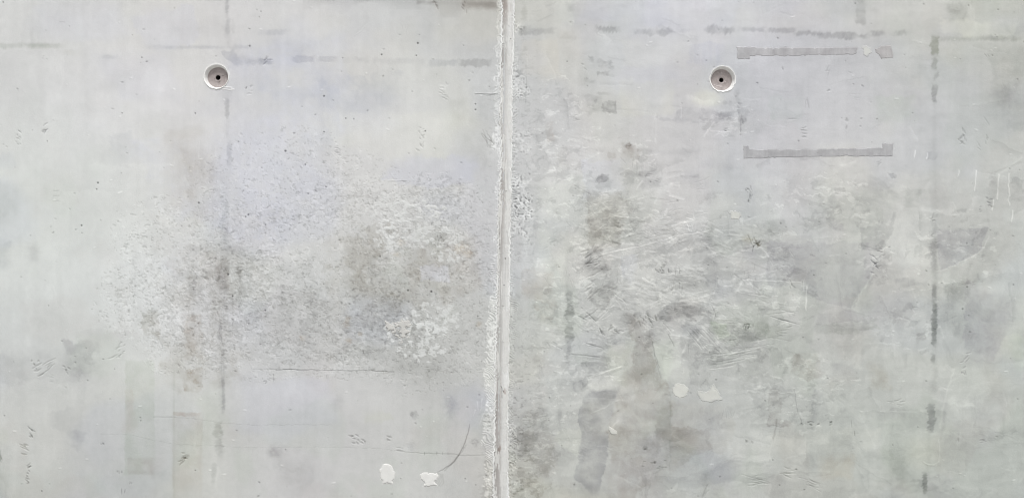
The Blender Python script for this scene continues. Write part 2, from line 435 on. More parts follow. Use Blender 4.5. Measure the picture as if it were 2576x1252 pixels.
gouge(78, 1086, 6, 14, 5, 45, 1.8, jit=7, delta=(-30,-30,-30)); gouge(62, 1126, 5, 20, 6, 20, 2.2, jit=8, delta=(-24,-25,-28))
gouge(74, 1175, 4, 16, 6, -35, 2.0, jit=6, delta=(-32,-33,-33)); gouge(70, 1200, 6, 14, 5, 40, 2.0, jit=6, delta=(-32,-33,-33))
gouge(2, 1150, 3, 24, 8, 55, 2.4, jit=3, delta=(-34,-33,-36))
gouge(300, 1186, 3, 10, 6, 75, 1.5, vert=False, jit=2); gouge(327, 1214, 3, 10, 5, 115, 1.4, vert=False, jit=2)
gouge(310, 1236, 2, 26, 7, 98, 1.6, vert=False, jit=1, delta=(-34,-34,-34))
gouge(460, 1150, 5, 20, 5, -25, 2.4, jit=8, delta=(-26,-29,-31)); ell(470, 1145, 7, 4, (-22,-24,-25), .5, .4, 4)
gouge(900, 1104, 5, 12, 5, 25, 2.4, jit=9, delta=(-26,-26,-26)); gouge(886, 1098, 3, 10, 5, 10, 2, jit=6); gouge(912, 1110, 3, 12, 4, 30, 2, jit=5)
gouge(980, 1104, 3, 12, 5, 25, 3.0, jit=4, delta=(-28,-28,-28))
ell(1042, 1045, 9, 10, (-18,-18,-17), .5, .4, 6, h=-.7); ell(1036, 1042, 4, 6, (-18,-18,-17), .5, .4, 6, h=-.4)
ell(1034, 1122, 10, 12, (-8,-8,-6), .5, .5, 6, tex=.6, h=-.3); ell(1194, 1112, 9, 9, (-16,-16,-15), .5, .5, 6, tex=.8, h=-.4)
gouge(1004, 1130, 2, 22, 5, 8, 1.6, jit=2, delta=(-18,-18,-18))
gouge(668, 962, 2, 12, 6, -20, 1.5, jit=3, delta=(-34,-34,-34)); line([(688,940),(688,958)], .7, (-32,-32,-32), .8, .5)
gouge(852, 905, 6, 18, 7, 60, 2, jit=9, delta=(-16,-17,-18), vert=False)
gouge(1056, 350, 7, 10, 9, 45, 1.8, jit=5, delta=(-22,-22,-21)); gouge(1064, 340, 5, 9, 8, -45, 1.4, jit=4)
gouge(1115, 225, 5, 12, 5, 20, 1.5, jit=9, delta=(-10,-10,-9)); ell(1112, 222, 8, 7, (8,8,8), .5, .5, 5, h=.4)
gouge(1118, 244, 4, 14, 3, 0, 1.2, jit=8, delta=(-14,-13,-11))
gouge(1225, 350, 4, 36, 5, 72, 1.5, vert=False, jit=2, delta=(-24,-25,-26)); gouge(1232, 362, 3, 30, 5, 82, 1.5, vert=False, jit=2)
gouge(1130, 600, 7, 30, 7, 118, 1.4, vert=False, jit=7, delta=(-18,-19,-20), dep=-.5); gouge(1105, 600, 4, 20, 7, 70, 1.4, vert=False, jit=5, delta=(-20,-21,-22))
gouge(630, 226, 4, 12, 5, -10, 1.5, jit=6, delta=(-14,-14,-13)); gouge(668, 152, 6, 12, 4, -20, 1.6, jit=9, delta=(-20,-20,-19))
gouge(620, 218, 3, 8, 6, -50, 1.4, jit=4); gouge(850, 385, 5, 12, 4, 10, 1.6, jit=10, delta=(-16,-16,-14))
gouge(520, 700, 5, 10, 4, 65, 2, vert=False, jit=7, delta=(-20,-21,-22)); gouge(518, 690, 4, 10, 4, 20, 2, jit=6)
gouge(1095, 10, 4, 12, 5, 50, 2, jit=9, delta=(-26,-29,-30)); gouge(1170, 20, 5, 8, 7, 60, 2, jit=6, delta=(-22,-24,-25))
gouge(905, 80, 4, 34, 4, -45, 1.1, jit=4, delta=(-7,-7,-7), dep=-.15); gouge(1020, 75, 3, 40, 4, 100, 1.1, vert=False, jit=3, delta=(-7,-7,-7), dep=-.15)
for (x_, y_, r) in [(1051,109,2.4),(815,242,2.2),(718,380,2.6),(1196,262,1.6),(1196,276,1.8),(119,355,1.7),(491,285,1.7),(307,285,1.5),(8,6,1.4),(625,540,2.2),(618,545,1.8),
                    (357,145,1.4),(1026,730,2.2),(1085,733,2.4),(768,414,1.6),(815,332,1.6),(820,470,1.6),(775,487,1.6),(668,565,1.8),(667,780,1.8),(956,645,1.8),(585,745,1.8),(574,690,2.3),
                    (628,116,2),(1070,330,1.8),(960,138,2),(1047,140,1.5),(870,298,1.6),(890,300,1.4),(500,510,2.4),(205,567,2.2),(246,460,2.2),(243,476,1.8),(105,1234,1.4),(1008,1203,1.2),(1170,1203,1.5)]:
    ell(x_, y_, r, r, (-85,-85,-84), .5, .15, 3, h=-1.0)
ell(119, 355, 2, 1.6, (25,25,25), .5, .2, 3, h=.6)
for i in range(330):       # scattered pinholes and nicks
    x_ = rng.uniform(-10, 2586); y_ = rng.uniform(-10, 1262); r = rng.uniform(.9, 2.0)
    dk = rng.uniform(12, 48)
    ell(x_, y_, r * rng.uniform(1, 2), r, (-dk, -dk, -dk), .5, .3, 3, h=-.5, ang=rng.uniform(-40, 40))
for i in range(150):       # light specks of cement
    x_ = rng.uniform(-10, 2586); y_ = rng.uniform(-10, 1262); r = rng.uniform(1.0, 2.2)
    ell(x_, y_, r * rng.uniform(1, 3), r, (14, 14, 13), .5, .3, 3, h=.45, ang=rng.uniform(-30, 30))
for i in range(90):        # faint fine scratches
    x_ = rng.uniform(0, 2576); y_ = rng.uniform(0, 1252); a = math.radians(rng.choice([0, 8, -10, 90, 84, 100]) + rng.normal(0, 8)); L = rng.uniform(8, 34)
    sgn = rng.choice([-1, 1])
    line([(x_, y_), (x_ + L * math.cos(a), y_ + L * math.sin(a))], .5, (6 * sgn,) * 3, .9, 1, h=.12 * sgn, breaks=.3)
for (y_, l) in [(480, 15), (492, 16), (505, 14)]:
    line([(133, y_), (133 + l, y_)], .7, (-22,-22,-22), .8, .4, h=-.3)
line([(149,56),(163,56)], .7, (-26,-27,-26), .8, .3, h=-.3)
line([(133,480),(134,508)], .4, (-8,-8,-8), .8, .4)

# cracks
line([(694,928.5),(760,929.5),(860,931),(925,931.5),(992,934)], .55, (-62,-62,-62), .8, 1.3, h=-.7)
line([(640,928),(694,928.5)], .5, (-26,-26,-26), .8, .7, h=-.5, breaks=.35)
line([(694,926),(860,928.5),(925,929)], .6, (10,10,10), .8, .7, h=.3)
line([(975,457),(1000,456),(1022,455)], .6, (-34,-34,-34), .8, .6, h=-.5); line([(975,455),(1022,453)], .7, (14,14,14), .8, .6, h=.4)
line([(942,458),(958,457)], .5, (-20,-20,-20), .8, .6, h=-.3)
line([(385,1048),(432,1048)], .7, (-28,-27,-28), .9, .5, h=-.4)
line([(430,1048),(500,1053),(556,1064),(640,1069),(730,1068),(830,1068)], .35, (-22,-22,-22), .8, 1.4, h=-.25)
line([(250,1090),(330,1094),(400,1110),(450,1117),(540,1120),(640,1126),(760,1124),(860,1124),(960,1127),(1000,1134)], .35, (-22,-21,-22), .8, 1.6, h=-.25)
line([(1000,1134),(1060,1139),(1130,1141),(1170,1145),(1218,1143)], .7, (-36,-34,-36), .8, 1.0, h=-.45)
for u in (1068, 1099, 1113, 1127): line([(u,1136),(u,1143)], .6, (-36,-34,-36), .7, .3, h=-.3)
line([(508,1105),(516,1070),(520,1062)], .35, (-15,-15,-15), .8, 1)
line([(1181,1066),(1179,1080),(1172,1107),(1159,1136),(1141,1161),(1115,1181),(1100,1188)], 1.25, (-44,-44,-45), 1.0, .9, h=-.8, taper=True)
line([(1172,1118),(1159,1138),(1143,1163),(1117,1183)], 1.0, (-30,-30,-30), .9, 1.6, h=-.6)
for i in range(6):
    line([(1100 + i * 3, 1188 + i), (1094 + i * 4, 1200 + 3 * i), (1088 + i * 4, 1208 + 3 * i)], .8, (-16,-16,-17), .9, 1, h=-.3)
line([(1195,237),(1218,236),(1235,239),(1252,237)], .8, (-40,-40,-40), .8, .6, h=-.6); line([(1196,235),(1222,235),(1250,234)], .9, (16,16,16), .8, .7, h=.6)
line([(1214,238),(1226,241),(1236,240)], .7, (-24,-24,-24), .8, .6, h=-.4)
# cement fins trailing from the first tie hole
line([(556,219),(575,220),(582,221)], 1.3, None, .8, .6, h=.9, rgb=(228,228,224)); line([(560,224),(575,226),(588,225)], 1.4, None, .8, .6, h=.9, rgb=(228,228,224))
line([(558,222),(580,223)], .7, (-40,-40,-40), .8, .5)
line([(718,620),(728,640),(746,668)], .6, (12,12,10), .9, .8, h=.15)

# ------------------------------------------------------------------ right bay: patchy trowelled surface
w = win(1290, -40, 2640, 1300); X, Y = XY(w)
Xw = X + (f2(X, Y, 60, 3, 13) - .5) * 60; Yw = Y + (f2(X, Y, 60, 3, 19) - .5) * 60
p1 = f2(Xw, Yw * 1.5, 95, 5, 23, .55)
amt = (sstep(330, 560, Y) * .7 + .3) * .55
amt = amt * (1 - .45 * sstep(2250, 2400, X) * (1 - sstep(560, 700, Y)))
add(w, sstep(.52, .555, p1) * amt, (-8, -8, -7)); add(w, sstep(.60, .62, p1) * amt, (-8, -8, -7))
p2 = f2(Xw * 1.3, Yw * .8, 55, 5, 29, .6)
add(w, sstep(.56, .575, p2) * amt, (-7, -7, -6.5)); add(w, (1 - sstep(.41, .43, p2)) * amt, (6, 6.5, 5.5))
p3 = f2(Xw * .35, Yw * 2.2, 30, 4, 31, .6)
add(w, sstep(.60, .63, p3) * amt, (-5, -5, -4.5)); relief(w, sstep(.60, .62, p3), -.05)
# skin torn by trowel: fine directional relief in the middle of the bay
q = f2(X * .45 + Y * .2, Y * 1.6 - X * .5, 9, 3, 37, .6)
zone = (1 - sstep(.5, 1.15, np.hypot((X - 1720) / 330, (Y - 700) / 230))) + .6 * (1 - sstep(.5, 1.1, np.hypot((X - 1420) / 130, (Y - 960) / 300))) + .4 * (1 - sstep(.5, 1.1, np.hypot((X - 1400) / 120, (Y - 420) / 260)))
zone *= sstep(.42, .6, f2(X, Y, 55, 3, 47))
relief(w, sstep(.60, .64, q) * np.clip(zone, 0, 1), -.28); add(w, sstep(.60, .64, q) * np.clip(zone, 0, 1), (-8, -8, -8))
relief(w, sstep(.66, .70, 1 - q) * np.clip(zone, 0, 1), .2); add(w, sstep(.66, .70, 1 - q) * np.clip(zone, 0, 1), (7, 7, 7))

# broad scraped trowel strokes: one crisp edge, one feathered
def scrape(cx, cy, L, Wd, ang, dl, h=0.0):
    M = (L + Wd) * .6 + 6
    w = win(cx - M, cy - M, cx + M, cy + M); X, Y = XY(w); k = nk()
    c, s_ = math.cos(math.radians(ang)), math.sin(math.radians(ang))
    a = (X - cx) * c + (Y - cy) * s_; b = -(X - cx) * s_ + (Y - cy) * c
    b = b + (f2(X, Y, 24, 4, k, .6) - .5) * Wd * .7; a = a + (f2(X, Y, 12, 3, k + 2, .65) - .5) * L * .25
    m = sstep(-Wd / 2, -Wd / 2 + 1.6, b) * (1 - sstep(-Wd / 2, Wd / 2, b)) * (1 - sstep(L * .42, L * .5, np.abs(a)))
    m = m * sstep(.36, .44, f2(a * .12 + 40, b * 1.0, 6, 3, k + 5, .6) + .06)
    add(w, m, dl)
    if h: relief(w, sstep(-Wd / 2, -Wd / 2 + 1.6, b) * (1 - sstep(-Wd / 2 + 2, -Wd / 2 + 9, b)) * (1 - sstep(L * .42, L * .5, np.abs(a))), h)
for i in range(260):
    cx_ = rng.uniform(1310, 2576); cy_ = 1252 * rng.uniform(0, 1) ** .75
    busy = 1.0 if (cy_ > 330 or cx_ < 1850) else .4
    an = rng.choice([0, 0, 180, 90, 270, 20, -20, 160, 70]) + rng.normal(0, 9)
    dv = rng.choice([-1, -1, 1]) * rng.uniform(4, 11) * busy
    scrape(cx_, cy_, rng.uniform(20, 120), rng.uniform(8, 34), an, (dv, dv, dv * .95), .16 * np.sign(dv) if rng.random() < .5 else 0)
for i in range(190):
    cx_ = rng.normal(1690, 170); cy_ = rng.normal(680, 120)
    if cx_ < 1440: continue
    an = rng.choice([0, -15, -30, 15, 40, -60, 180, 165, 150]) + rng.normal(0, 8)
    dv = rng.choice([-1, 1, 1]) * rng.uniform(9, 20)
    scrape(cx_, cy_, rng.uniform(14, 62), rng.uniform(3.5, 11), an, (dv, dv, dv * .95), .22 * np.sign(dv))
for i in range(60):
    cx_ = rng.uniform(0, 1230); cy_ = rng.uniform(0, 1252); an = rng.choice([0, 90, 270]) + rng.normal(0, 3)
    dv = rng.choice([-1, 1]) * rng.uniform(1.5, 4.5)
    scrape(cx_, cy_, rng.uniform(50, 220), rng.uniform(20, 60), an, (dv, dv, dv * .9))

TZ = [(1510,550,85,110,1),(1500,690,75,90,1),(1600,440,60,40,.6),(1590,385,60,40,.6),(1620,600,90,70,.7),(1720,610,110,55,.7),(1730,780,110,45,1.1),(1830,870,130,60,.9),(1960,740,110,70,.8),(1520,820,90,60,1),
      (1395,880,60,230,.7),(1400,400,70,200,.55),(2205,650,45,60,.9),(1650,850,70,50,.7),(1470,310,60,60,.7),(1830,300,70,40,.7),(2060,520,150,80,.5),(2000,960,150,60,.6),(2030,1030,90,60,.6),(1340,1150,60,120,.9),(1480,930,90,50,.8),(2400,620,120,90,.5),(2290,800,90,90,.4),(1780,700,140,60,.7),(1900,600,120,90,.4)]
w = win(1300, 100, 2580, 1262); X, Y = XY(w)
tz = np.zeros(X.shape, np.float32)
for (cx, cy, rx, ry, a_) in TZ: tz = np.maximum(tz, (a_ if a_ > .85 else a_ * .8) * (1 - sstep(.45, 1.3, np.hypot((X - cx) / rx, (Y - cy) / ry))))
Xr = X + .25 * Y + (f2(X, Y, 16, 3, 5) - .5) * 18; Yr = Y + .12 * X + (f2(X, Y, 16, 3, 8) - .5) * 18
tn = f2(Xr, Yr * 1.25, 26, 5, 91, .62)
for (lv, dv, hh_) in [(.66, -6, -.09), (.71, -6, -.09)]:
    t_ = lv - .15 * tz
    m = sstep(t_, t_ + .012, tn) * (tz > .06)
    add(w, m, (dv, dv, dv * .94)); relief(w, m, hh_)
tp = f2((X - .6 * Y) * .6 + 300, Yr * 1.9, 17, 5, 95, .64); t_ = .70 - .13 * tz
m = sstep(t_, t_ + .012, tp) * (tz > .06); add(w, m, (13, 13, 12)); relief(w, m, .16)

def L7(p): return [(1288 + a / 2, 626 + b / 2) for a, b in p]
def L8(p): return [(1932 + a / 2, 626 + b / 2) for a, b in p]
def L3(p): return [(1288 + a / 2, b / 2) for a, b in p]
def L4(p): return [(1932 + a / 2, b / 2) for a, b in p]
# lilac / cream clouds at the top
poly([(1490,-20),(1860,-20),(1850,60),(1560,62),(1450,55)], (-2,-1,5), 16, 12, 50)
poly([(1400,-20),(1440,-20),(1440,60),(1400,60)], (4,5,1), 8, 8, 20)
poly([(1310,100),(1400,100),(1410,190),(1320,190)], (5,2,-2), 10, 8, 30)
poly([(1560,100),(1720,100),(1720,170),(1570,170)], (4,4,-1), 14, 10, 30)
poly([(1740,110),(1820,110),(1820,160),(1730,160)], (-6,-5,0), 8, 6, 20, streak=.3)
poly([(1460,400),(1560,405),(1570,480),(1470,500)], (-1,0,7), 10, 8, 30)
poly([(1560,205),(1700,205),(1690,290),(1560,290)], (3,3,-3), 10, 8, 20)
poly([(1345,450),(1440,440),(1440,560),(1350,540)], (6,6,3), 16, 12, 40)
poly([(1620,-20),(1800,-20),(1800,20),(1620,20)], (3,3,4), 10, 10, 40)
poly([(2150,-20),(2180,-20),(2175,60),(2155,60)], (-14,-14,-14), 6, 6, 14, tex=.6)
poly([(2380,10),(2440,5),(2430,60),(2390,50)], (-14,-14,-14), 10, 8, 16, tex=.7)
poly([(2400,-20),(2640,-20),(2640,40),(2500,40)], (-4,-3,-5), 14, 10, 40, tex=.4)
poly([(2370,45),(2560,60),(2540,95),(2370,85)], (8,8,4), 8, 8, 24, tex=.4)
poly([(2500,60),(2600,60),(2600,330),(2520,320),(2490,240)], (-9,-8,-8), 16, 14, 30, tex=.7)
poly([(2490,220),(2560,210),(2560,270),(2500,270)], (-10,-10,-9), 10, 8, 16, tex=.8)
poly([(2200,240),(2300,245),(2300,305),(2210,300)], (-5,0,-8), 12, 10, 30, tex=.4)
poly([(1935,240),(2020,245),(2010,300),(1940,300)], (-5,-1,-4), 12, 10, 30, tex=.4)
# grey patches (from the tiles)
poly(L3([(365,480),(450,475),(460,560),(380,580)]), (-14,-14,-14), 4, 5, 12, tex=.7)
poly(L3([(450,515),(520,510),(530,570),(450,565)]), (-20,-20,-20), 3, 4, 8, tex=.8, h=-.2)
poly(L3([(430,300),(500,310),(505,345),(440,340)]), (-15,-15,-15), 3, 5, 8, tex=.8, h=-.15)
poly(L3([(380,280),(410,285),(405,310),(385,300)]), (-14,-14,-14), 3, 3, 8, tex=.8)
poly(L3([(425,465),(510,462),(505,480),(430,478)]), (-14,-14,-14), 2, 3, 8, tex=.8, h=-.2)
poly(L3([(430,360),(490,362),(485,378),(432,376)]), (-17,-18,-18), 2, 3, 8, tex=.8, h=-.1)
poly(L3([(365,395),(420,398),(415,415),(370,412)]), (-13,-13,-13), 2, 3, 8, tex=.8)
poly(L3([(165,620),(205,615),(210,710),(175,715)]), (-8,-13,-16), 5, 5, 12, tex=.6)
poly(L3([(560,720),(620,730),(640,800),(560,800)]), (-14,-17,-20), 5, 6, 12, tex=.8)
ell(1580, 368, 8, 7, (-28,-32,-34), .5, .6, 5, tex=.9, h=-.3); ell(1608, 378, 7, 5, (-14,-16,-18), .5, .6, 5, tex=.9)
poly(L3([(480,770),(525,765),(525,800),(485,800)]), (-12,-14,-16), 4, 4, 10, tex=.8)
poly(L3([(840,540),(990,555),(1100,560),(1105,600),(1000,620),(800,605),(830,580)]), (-12,-12,-10), 6, 6, 16, tex=.6)
poly(L3([(1030,570),(1095,572),(1100,600),(1040,600)]), (-16,-16,-16), 4, 4, 8, tex=.8)
poly(L3([(1060,510),(1105,512),(1100,530),(1062,528)]), (-12,-12,-12), 3, 3, 8, tex=.6)
poly(L3([(430,878),(485,880),(490,900),(435,930),(418,920)]), (-20,-20,-20), 2.5, 4, 10, tex=.6, h=-.2)
poly(L3([(640,865),(690,866),(690,888),(630,885)]), (-12,-13,-13), 3, 3, 10, tex=.8)
poly(L3([(850,880),(940,878),(935,895),(850,898)]), (-14,-14,-13), 3, 3, 10, tex=.9)
poly(L3([(360,960),(560,960),(570,1080),(540,1240),(380,1250),(370,1100)]), (-9,-10,-11), 9, 16, 22, tex=1)
poly(L3([(375,1090),(470,1090),(500,1180),(400,1200)]), (-8,-9,-8), 4, 6, 14, tex=.7)
poly(L3([(200,1040),(260,1050),(250,1110),(210,1100)]), (-9,-9,-9), 5, 6, 14, tex=.8)
poly(L3([(0,1040),(110,1050),(160,1250),(0,1250)]), (-6,-6,-6), 14, 10, 24, tex=.6)
poly(L3([(280,25),(320,25),(310,60),(280,60)]), (-11,-11,-10), 4, 4, 12, tex=.7)
poly(L3([(720,590),(860,600),(900,605),(850,618),(740,606)]), (-9,-9,-7), 4, 4, 12, tex=.7)
poly(L3([(1120,460),(1140,455),(1150,560),(1180,600),(1140,640),(1130,560)]), (-13,-13,-13), 3, 5, 10, tex=.9, h=-.1)
poly(L3([(740,760),(950,750),(940,780),(750,785)]), (-7,-7,-6), 6, 4, 16, tex=.4)
poly(L4([(360,840),(600,920),(590,1040),(420,1060),(300,1020)]), (-9,-9,-8), 12, 12, 26, tex=.7)
poly(L4([(470,1150),(530,1135),(560,1110),(600,1130),(640,1070),(620,1180),(590,1215),(560,1256),(472,1256)]), (-17,-17,-15), 3, 4, 14, tex=.3)
poly(L4([(690,950),(770,955),(760,1040),(690,1045)]), (-9,-8,-9), 8, 6, 16, tex=.7)
poly(L4([(545,1050),(580,1050),(585,1120),(550,1110)]), (-8,-8,-8), 3, 3, 12, tex=.4)
poly(L4([(0,1100),(100,1120),(90,1170),(0,1190)]), (-9,-9,-9), 6, 6, 16, tex=.7)
poly(L4([(1110,860),(1150,880),(1140,1040),(1105,1040)]), (-15,-15,-14), 6, 6, 14, tex=.8)
poly(L4([(1220,890),(1290,900),(1290,1010),(1230,1000)]), (-12,-12,-11), 8, 8, 16, tex=.8)
poly(L4([(800,765),(855,765),(850,805),(805,800)]), (-11,-11,-9), 5, 4, 12, tex=.7)
poly(L4([(800,330),(700,350)]+[(720,400),(810,400)]), (-4,-4,-4), 10, 6, 20)
poly(L4([(330,945),(385,945),(385,965),(340,975)]), (-18,-18,-17), 4, 4, 8, tex=.5)
ell(2108, 486, 22, 6, (8,8,8), .5, .3, 8)
poly(L4([(600,868),(650,880),(655,900),(620,895)]), (-22,-22,-20), 3, 3, 8, tex=.8, h=-.2)
# lower right big shapes
poly(L8([(-10,-30),(500,-30),(525,110),(480,200),(420,290),(300,280),(120,190),(0,180)]), (-12,-13,-9), 3, 6, 30, tex=.35)
poly(L8([(640,150),(745,150),(735,185),(660,200)]), (-11,-11,-9), 4, 5, 14, tex=.5)
poly(L8([(845,-90),(1110,-110),(1060,20),(950,75),(865,115)]), (-13,-14,-9), 3, 4, 20, tex=.3)
poly(L8([(900,150),(1010,170),(1000,420),(930,440),(900,300)]), (-18,-18,-18), 14, 12, 30, tex=.6)
poly(L8([(1000,150),(1250,260),(1200,450),(1080,600),(990,560),(980,400)]), (-8,-10,-6), 8, 10, 30, tex=.5)
poly(L8([(1180,440),(1230,430),(1290,440),(1290,560),(1150,540)]), (4,5,1), 5, 5, 18, tex=.4)
poly(L8([(1030,760),(1180,740),(1180,850),(1050,850)]), (-8,-9,-6), 14, 8, 24, tex=.5)
poly(L8([(750,420),(795,410),(795,460),(750,470)]), (-14,-15,-15), 4, 4, 12, tex=.6)
poly(L8([(250,380),(360,370),(540,350),(560,400),(400,430),(240,430)]), (-10,-8,-10), 6, 6, 18, tex=.7)
poly(L8([(100,140),(190,150),(190,250),(110,260)]), (6,6,5), 4, 5, 12, tex=.5)
poly(L8([(505,590),(570,590),(610,660),(600,700),(520,690)]), (-9,-14,-20), 8, 8, 18, tex=.5)
poly(L8([(120,520),(240,530),(290,640),(200,660),(120,620)]), (-10,-14,-15), 5, 6, 14, tex=.9)
poly(L8([(0,700),(60,700),(70,860),(130,880),(120,900),(0,890)]), (-12,-14,-14), 5, 6, 16, tex=.8)
poly(L8([(230,700),(270,720),(325,860),(220,870),(215,800)]), (-10,-10,-8), 4, 5, 16, tex=.6)
poly(L8([(260,1050),(440,1030),(420,1150),(280,1160)]), (-1,-7,-13), 12, 8, 24, tex=.5)
poly(L8([(580,990),(700,1000),(700,1180),(620,1240),(570,1150)]), (-9,-8,-10), 14, 10, 24, tex=.6)
poly(L8([(320,580),(430,570),(420,640),(350,640)]), (-6,-7,-5), 8, 7, 18, tex=.6)
poly(L8([(930,600),(1290,560),(1290,900),(880,930),(900,760)]), (6,7,5), 6, 4, 40, tex=.2)
poly(L8([(0,930),(560,900),(560,1010),(0,1020)]), (5,4,2), 12, 10, 24, tex=.5)
poly(L8([(1000,960),(1290,960),(1290,1262),(860,1262),(880,1100)]), (1,2,2), 14, 8, 40)
PALE = [(L7([(330,600),(540,560),(550,690),(430,705),(395,690),(350,660)]), 8), (L7([(0,60),(200,40),(200,100),(40,110)]), 5), ([(2240,470),(2340,460),(2340,670),(2250,660),(2200,560)], 6),
 ([(2190,690),(2240,700),(2330,720),(2330,830),(2150,850),(2140,770)], 6), ([(2040,840),(2170,830),(2165,930),(2050,900)], 6), ([(1345,640),(1420,640),(1420,900),(1400,1000),(1350,900)], 5),
 ([(1560,640),(1690,640),(1640,705),(1590,730)], 7), ([(1840,700),(2020,705),(2010,735),(1850,730)], 6), ([(1600,710),(1700,730),(1690,760),(1600,790)], 7), ([(1970,590),(2090,600),(2060,650),(1960,640)], 5),
 ([(1900,440),(1990,450),(1960,560),(1900,560)], 5), ([(1780,1080),(2000,1090),(1990,1160),(1800,1150)], 5), ([(2400,1090),(2580,1090),(2580,1240),(2380,1240)], 2), ([(2260,720),(2345,700),(2340,620),(2290,600)], 4)]
for pts_, v_ in PALE: poly(pts_, (v_, v_, v_ * .8), 3, 6, 20, tex=.5)
line(L8([(938,600),(905,700),(880,800),(865,900)]), 2.4, (8,8,7), 2, 2)
line(L8([(1110,-60),(1085,-10),(1060,20),(960,72),(870,112)]), 1.6, (13,13,13), 1.5, 2, h=.1)
line(L8([(520,130),(490,190),(450,245),(420,290)]), 1.8, (10,11,8), 1.4, 2, h=.15)
# bay centre bottom
poly(L7([(590,330),(650,360),(705,470),(730,570),(750,650),(800,690),(800,900),(1010,900),(1000,1000),(790,1130),(560,1270),(480,1270),(490,1000),(500,880),(540,750),(545,640),(600,600),(615,480)]), (-9,-12,-14), 7, 12, 26, tex=.7)
poly(L7([(600,350),(690,470),(740,650),(770,700),(640,720),(600,640),(620,480)]), (-6,-7,-7), 5, 8, 20, tex=.7)
poly(L7([(770,700),(800,690),(800,960),(720,960),(740,800)]), (-9,-10,-10), 6, 6, 20, tex=.5)
poly(L7([(800,770),(1050,790),(1130,880),(1060,1030),(950,1010),(810,1080)]), (-3,-5,-8), 12, 8, 30, tex=.4)
poly(L7([(395,703),(430,715),(540,700),(532,750),(500,830),(485,900),(490,990),(470,1080),(450,1150),(430,1230),(400,1235),(370,1190),(305,1155),(335,1050),(355,920),(330,870),(350,770)]), (-19,-19,-14), 4, 4, 18, tex=.45)
poly(L7([(395,703),(430,715),(540,700),(532,740),(480,790),(400,830),(360,810),(360,760)]), (-9,-9,-9), 3, 4, 14, tex=.5)
poly(L7([(305,680),(345,655),(385,640),(375,680),(330,720),(305,715)]), (-16,-16,-14), 3, 3, 10, tex=.5)
poly(L7([(360,540),(500,545),(520,590),(480,620),(390,650),(350,600)]), (-8,-8,-8), 4, 6, 14, tex=.8)
poly(L7([(720,340),(800,270),(880,262),(950,300),(940,340),(840,345),(770,370)]), (-20,-20,-18), 3, 5, 16, tex=.5)
poly(L7([(860,380),(950,390),(1010,420),(1060,520),(1000,600),(900,640),(860,520)]), (-12,-12,-11), 7, 8, 24, tex=.6)
poly(L7([(880,600),(1000,620),(990,680),(900,680)]), (-10,-10,-10), 6, 6, 20, tex=.6)
poly(L7([(1000,300),(1290,330),(1290,460),(1090,470),(990,420)]), (-11,-10,-11), 7, 8, 22, tex=.8)
poly(L7([(1000,370),(1080,370),(1090,440),(1020,440)]), (-5,1,-9), 8, 6, 16, tex=.5)
poly(L7([(930,140),(1040,150),(1050,200),(800,200)]), (-8,-8,-8), 5, 6, 18, tex=.8)
poly(L7([(380,20),(450,5),(460,60),(480,100),(390,115),(365,80)]), (-10,-10,-9), 3, 6, 12, tex=.9)
poly(L7([(380,220),(470,170),(520,200),(480,290),(430,310),(400,260)]), (-12,-13,-13), 3, 6, 14, tex=.8)
poly(L7([(540,30),(630,30),(620,170),(590,180),(550,130)]), (-5,-4,1), 6, 6, 20, tex=.4)
poly(L7([(560,310),(640,330),(620,370),(560,370)]), (-10,-10,-10), 4, 4, 12, tex=.7)
poly(L7([(1140,560),(1290,520),(1290,640),(1150,640)]), (-8,-8,-8), 8, 8, 24, tex=.7)
poly(L7([(1170,690),(1290,690),(1290,860),(1240,850)]), (-11,-11,-10), 8, 8, 22, tex=.7)
poly(L7([(1090,790),(1160,800),(1160,850),(1100,850)]), (-7,-7,-7), 5, 5, 14, tex=.7)
poly(L7([(90,480),(260,500),(280,600),(180,640),(100,560)]), (-8,-9,-9), 8, 8, 22, tex=.8)
poly(L7([(0,800),(180,830),(210,1000),(190,1180),(100,1270),(0,1270)]), (-13,-14,-16), 10, 10, 24, tex=.8)
poly(L7([(130,1090),(190,1080),(190,1140),(140,1140)]), (-8,-10,-10), 4, 4, 12, tex=.7)
poly(L7([(40,100),(210,110),(205,280),(60,260)]), (-5,-11,-14), 8, 8, 24, tex=.7)
poly(L7([(120,280),(220,290),(210,380),(140,380)]), (-6,-10,-12), 8, 8, 18, tex=.8)
poly(L7([(230,780),(250,780),(248,920),(228,915)]), (-11,-11,-10), 3, 3, 12, tex=.8)
poly(L7([(240,905),(360,905),(350,960),(330,1050),(210,960)]), (5,6,2), 3, 3, 20)
poly(L7([(710,470),(760,500),(900,620),(860,700),(800,670),(760,650)]), (5,6,3), 4, 5, 20, tex=.3)
poly(L7([(480,480),(610,470),(605,600),(540,590),(470,520)]), (4,3,0), 6, 6, 16, tex=.5)
poly(L7([(640,860),(720,860),(700,940),(640,930)]), (3,6,3), 8, 8, 16, tex=.5)
poly(L7([(870,1210),(1100,1170),(1300,1165),(1300,1280),(870,1280)]), (9,9,8), 4, 4, 16, tex=.3)
poly(L7([(640,1110),(800,1140),(850,1150),(940,1160),(880,1200),(600,1190)]), (-4,-4,-4), 8, 6, 20, tex=.6)
line(L7([(795,730),(796,900),(795,1130)]), 1.3, (-11,-11,-11), 2.5, 2.2, breaks=.25)
line(L7([(705,470),(722,560),(750,650)]), 1.2, (-12,-12,-12), 1.4, 1, h=-.1)
line(L7([(430,345),(470,310),(520,240),(545,215)]), 1.8, (12,12,11), 1.2, 2, h=.3)
line(L7([(375,635),(450,620),(520,605),(552,592)]), 1.8, (11,11,10), 1.2, 1.5, h=.25)
line(L7([(412,822),(470,795),(530,760)]), 1.3, (12,12,11), 1.2, 1.5, h=.25)
line(L7([(430,992),(470,990),(500,1010)]), 1.2, (8,8,7), 1.2, 1.5, h=.2)
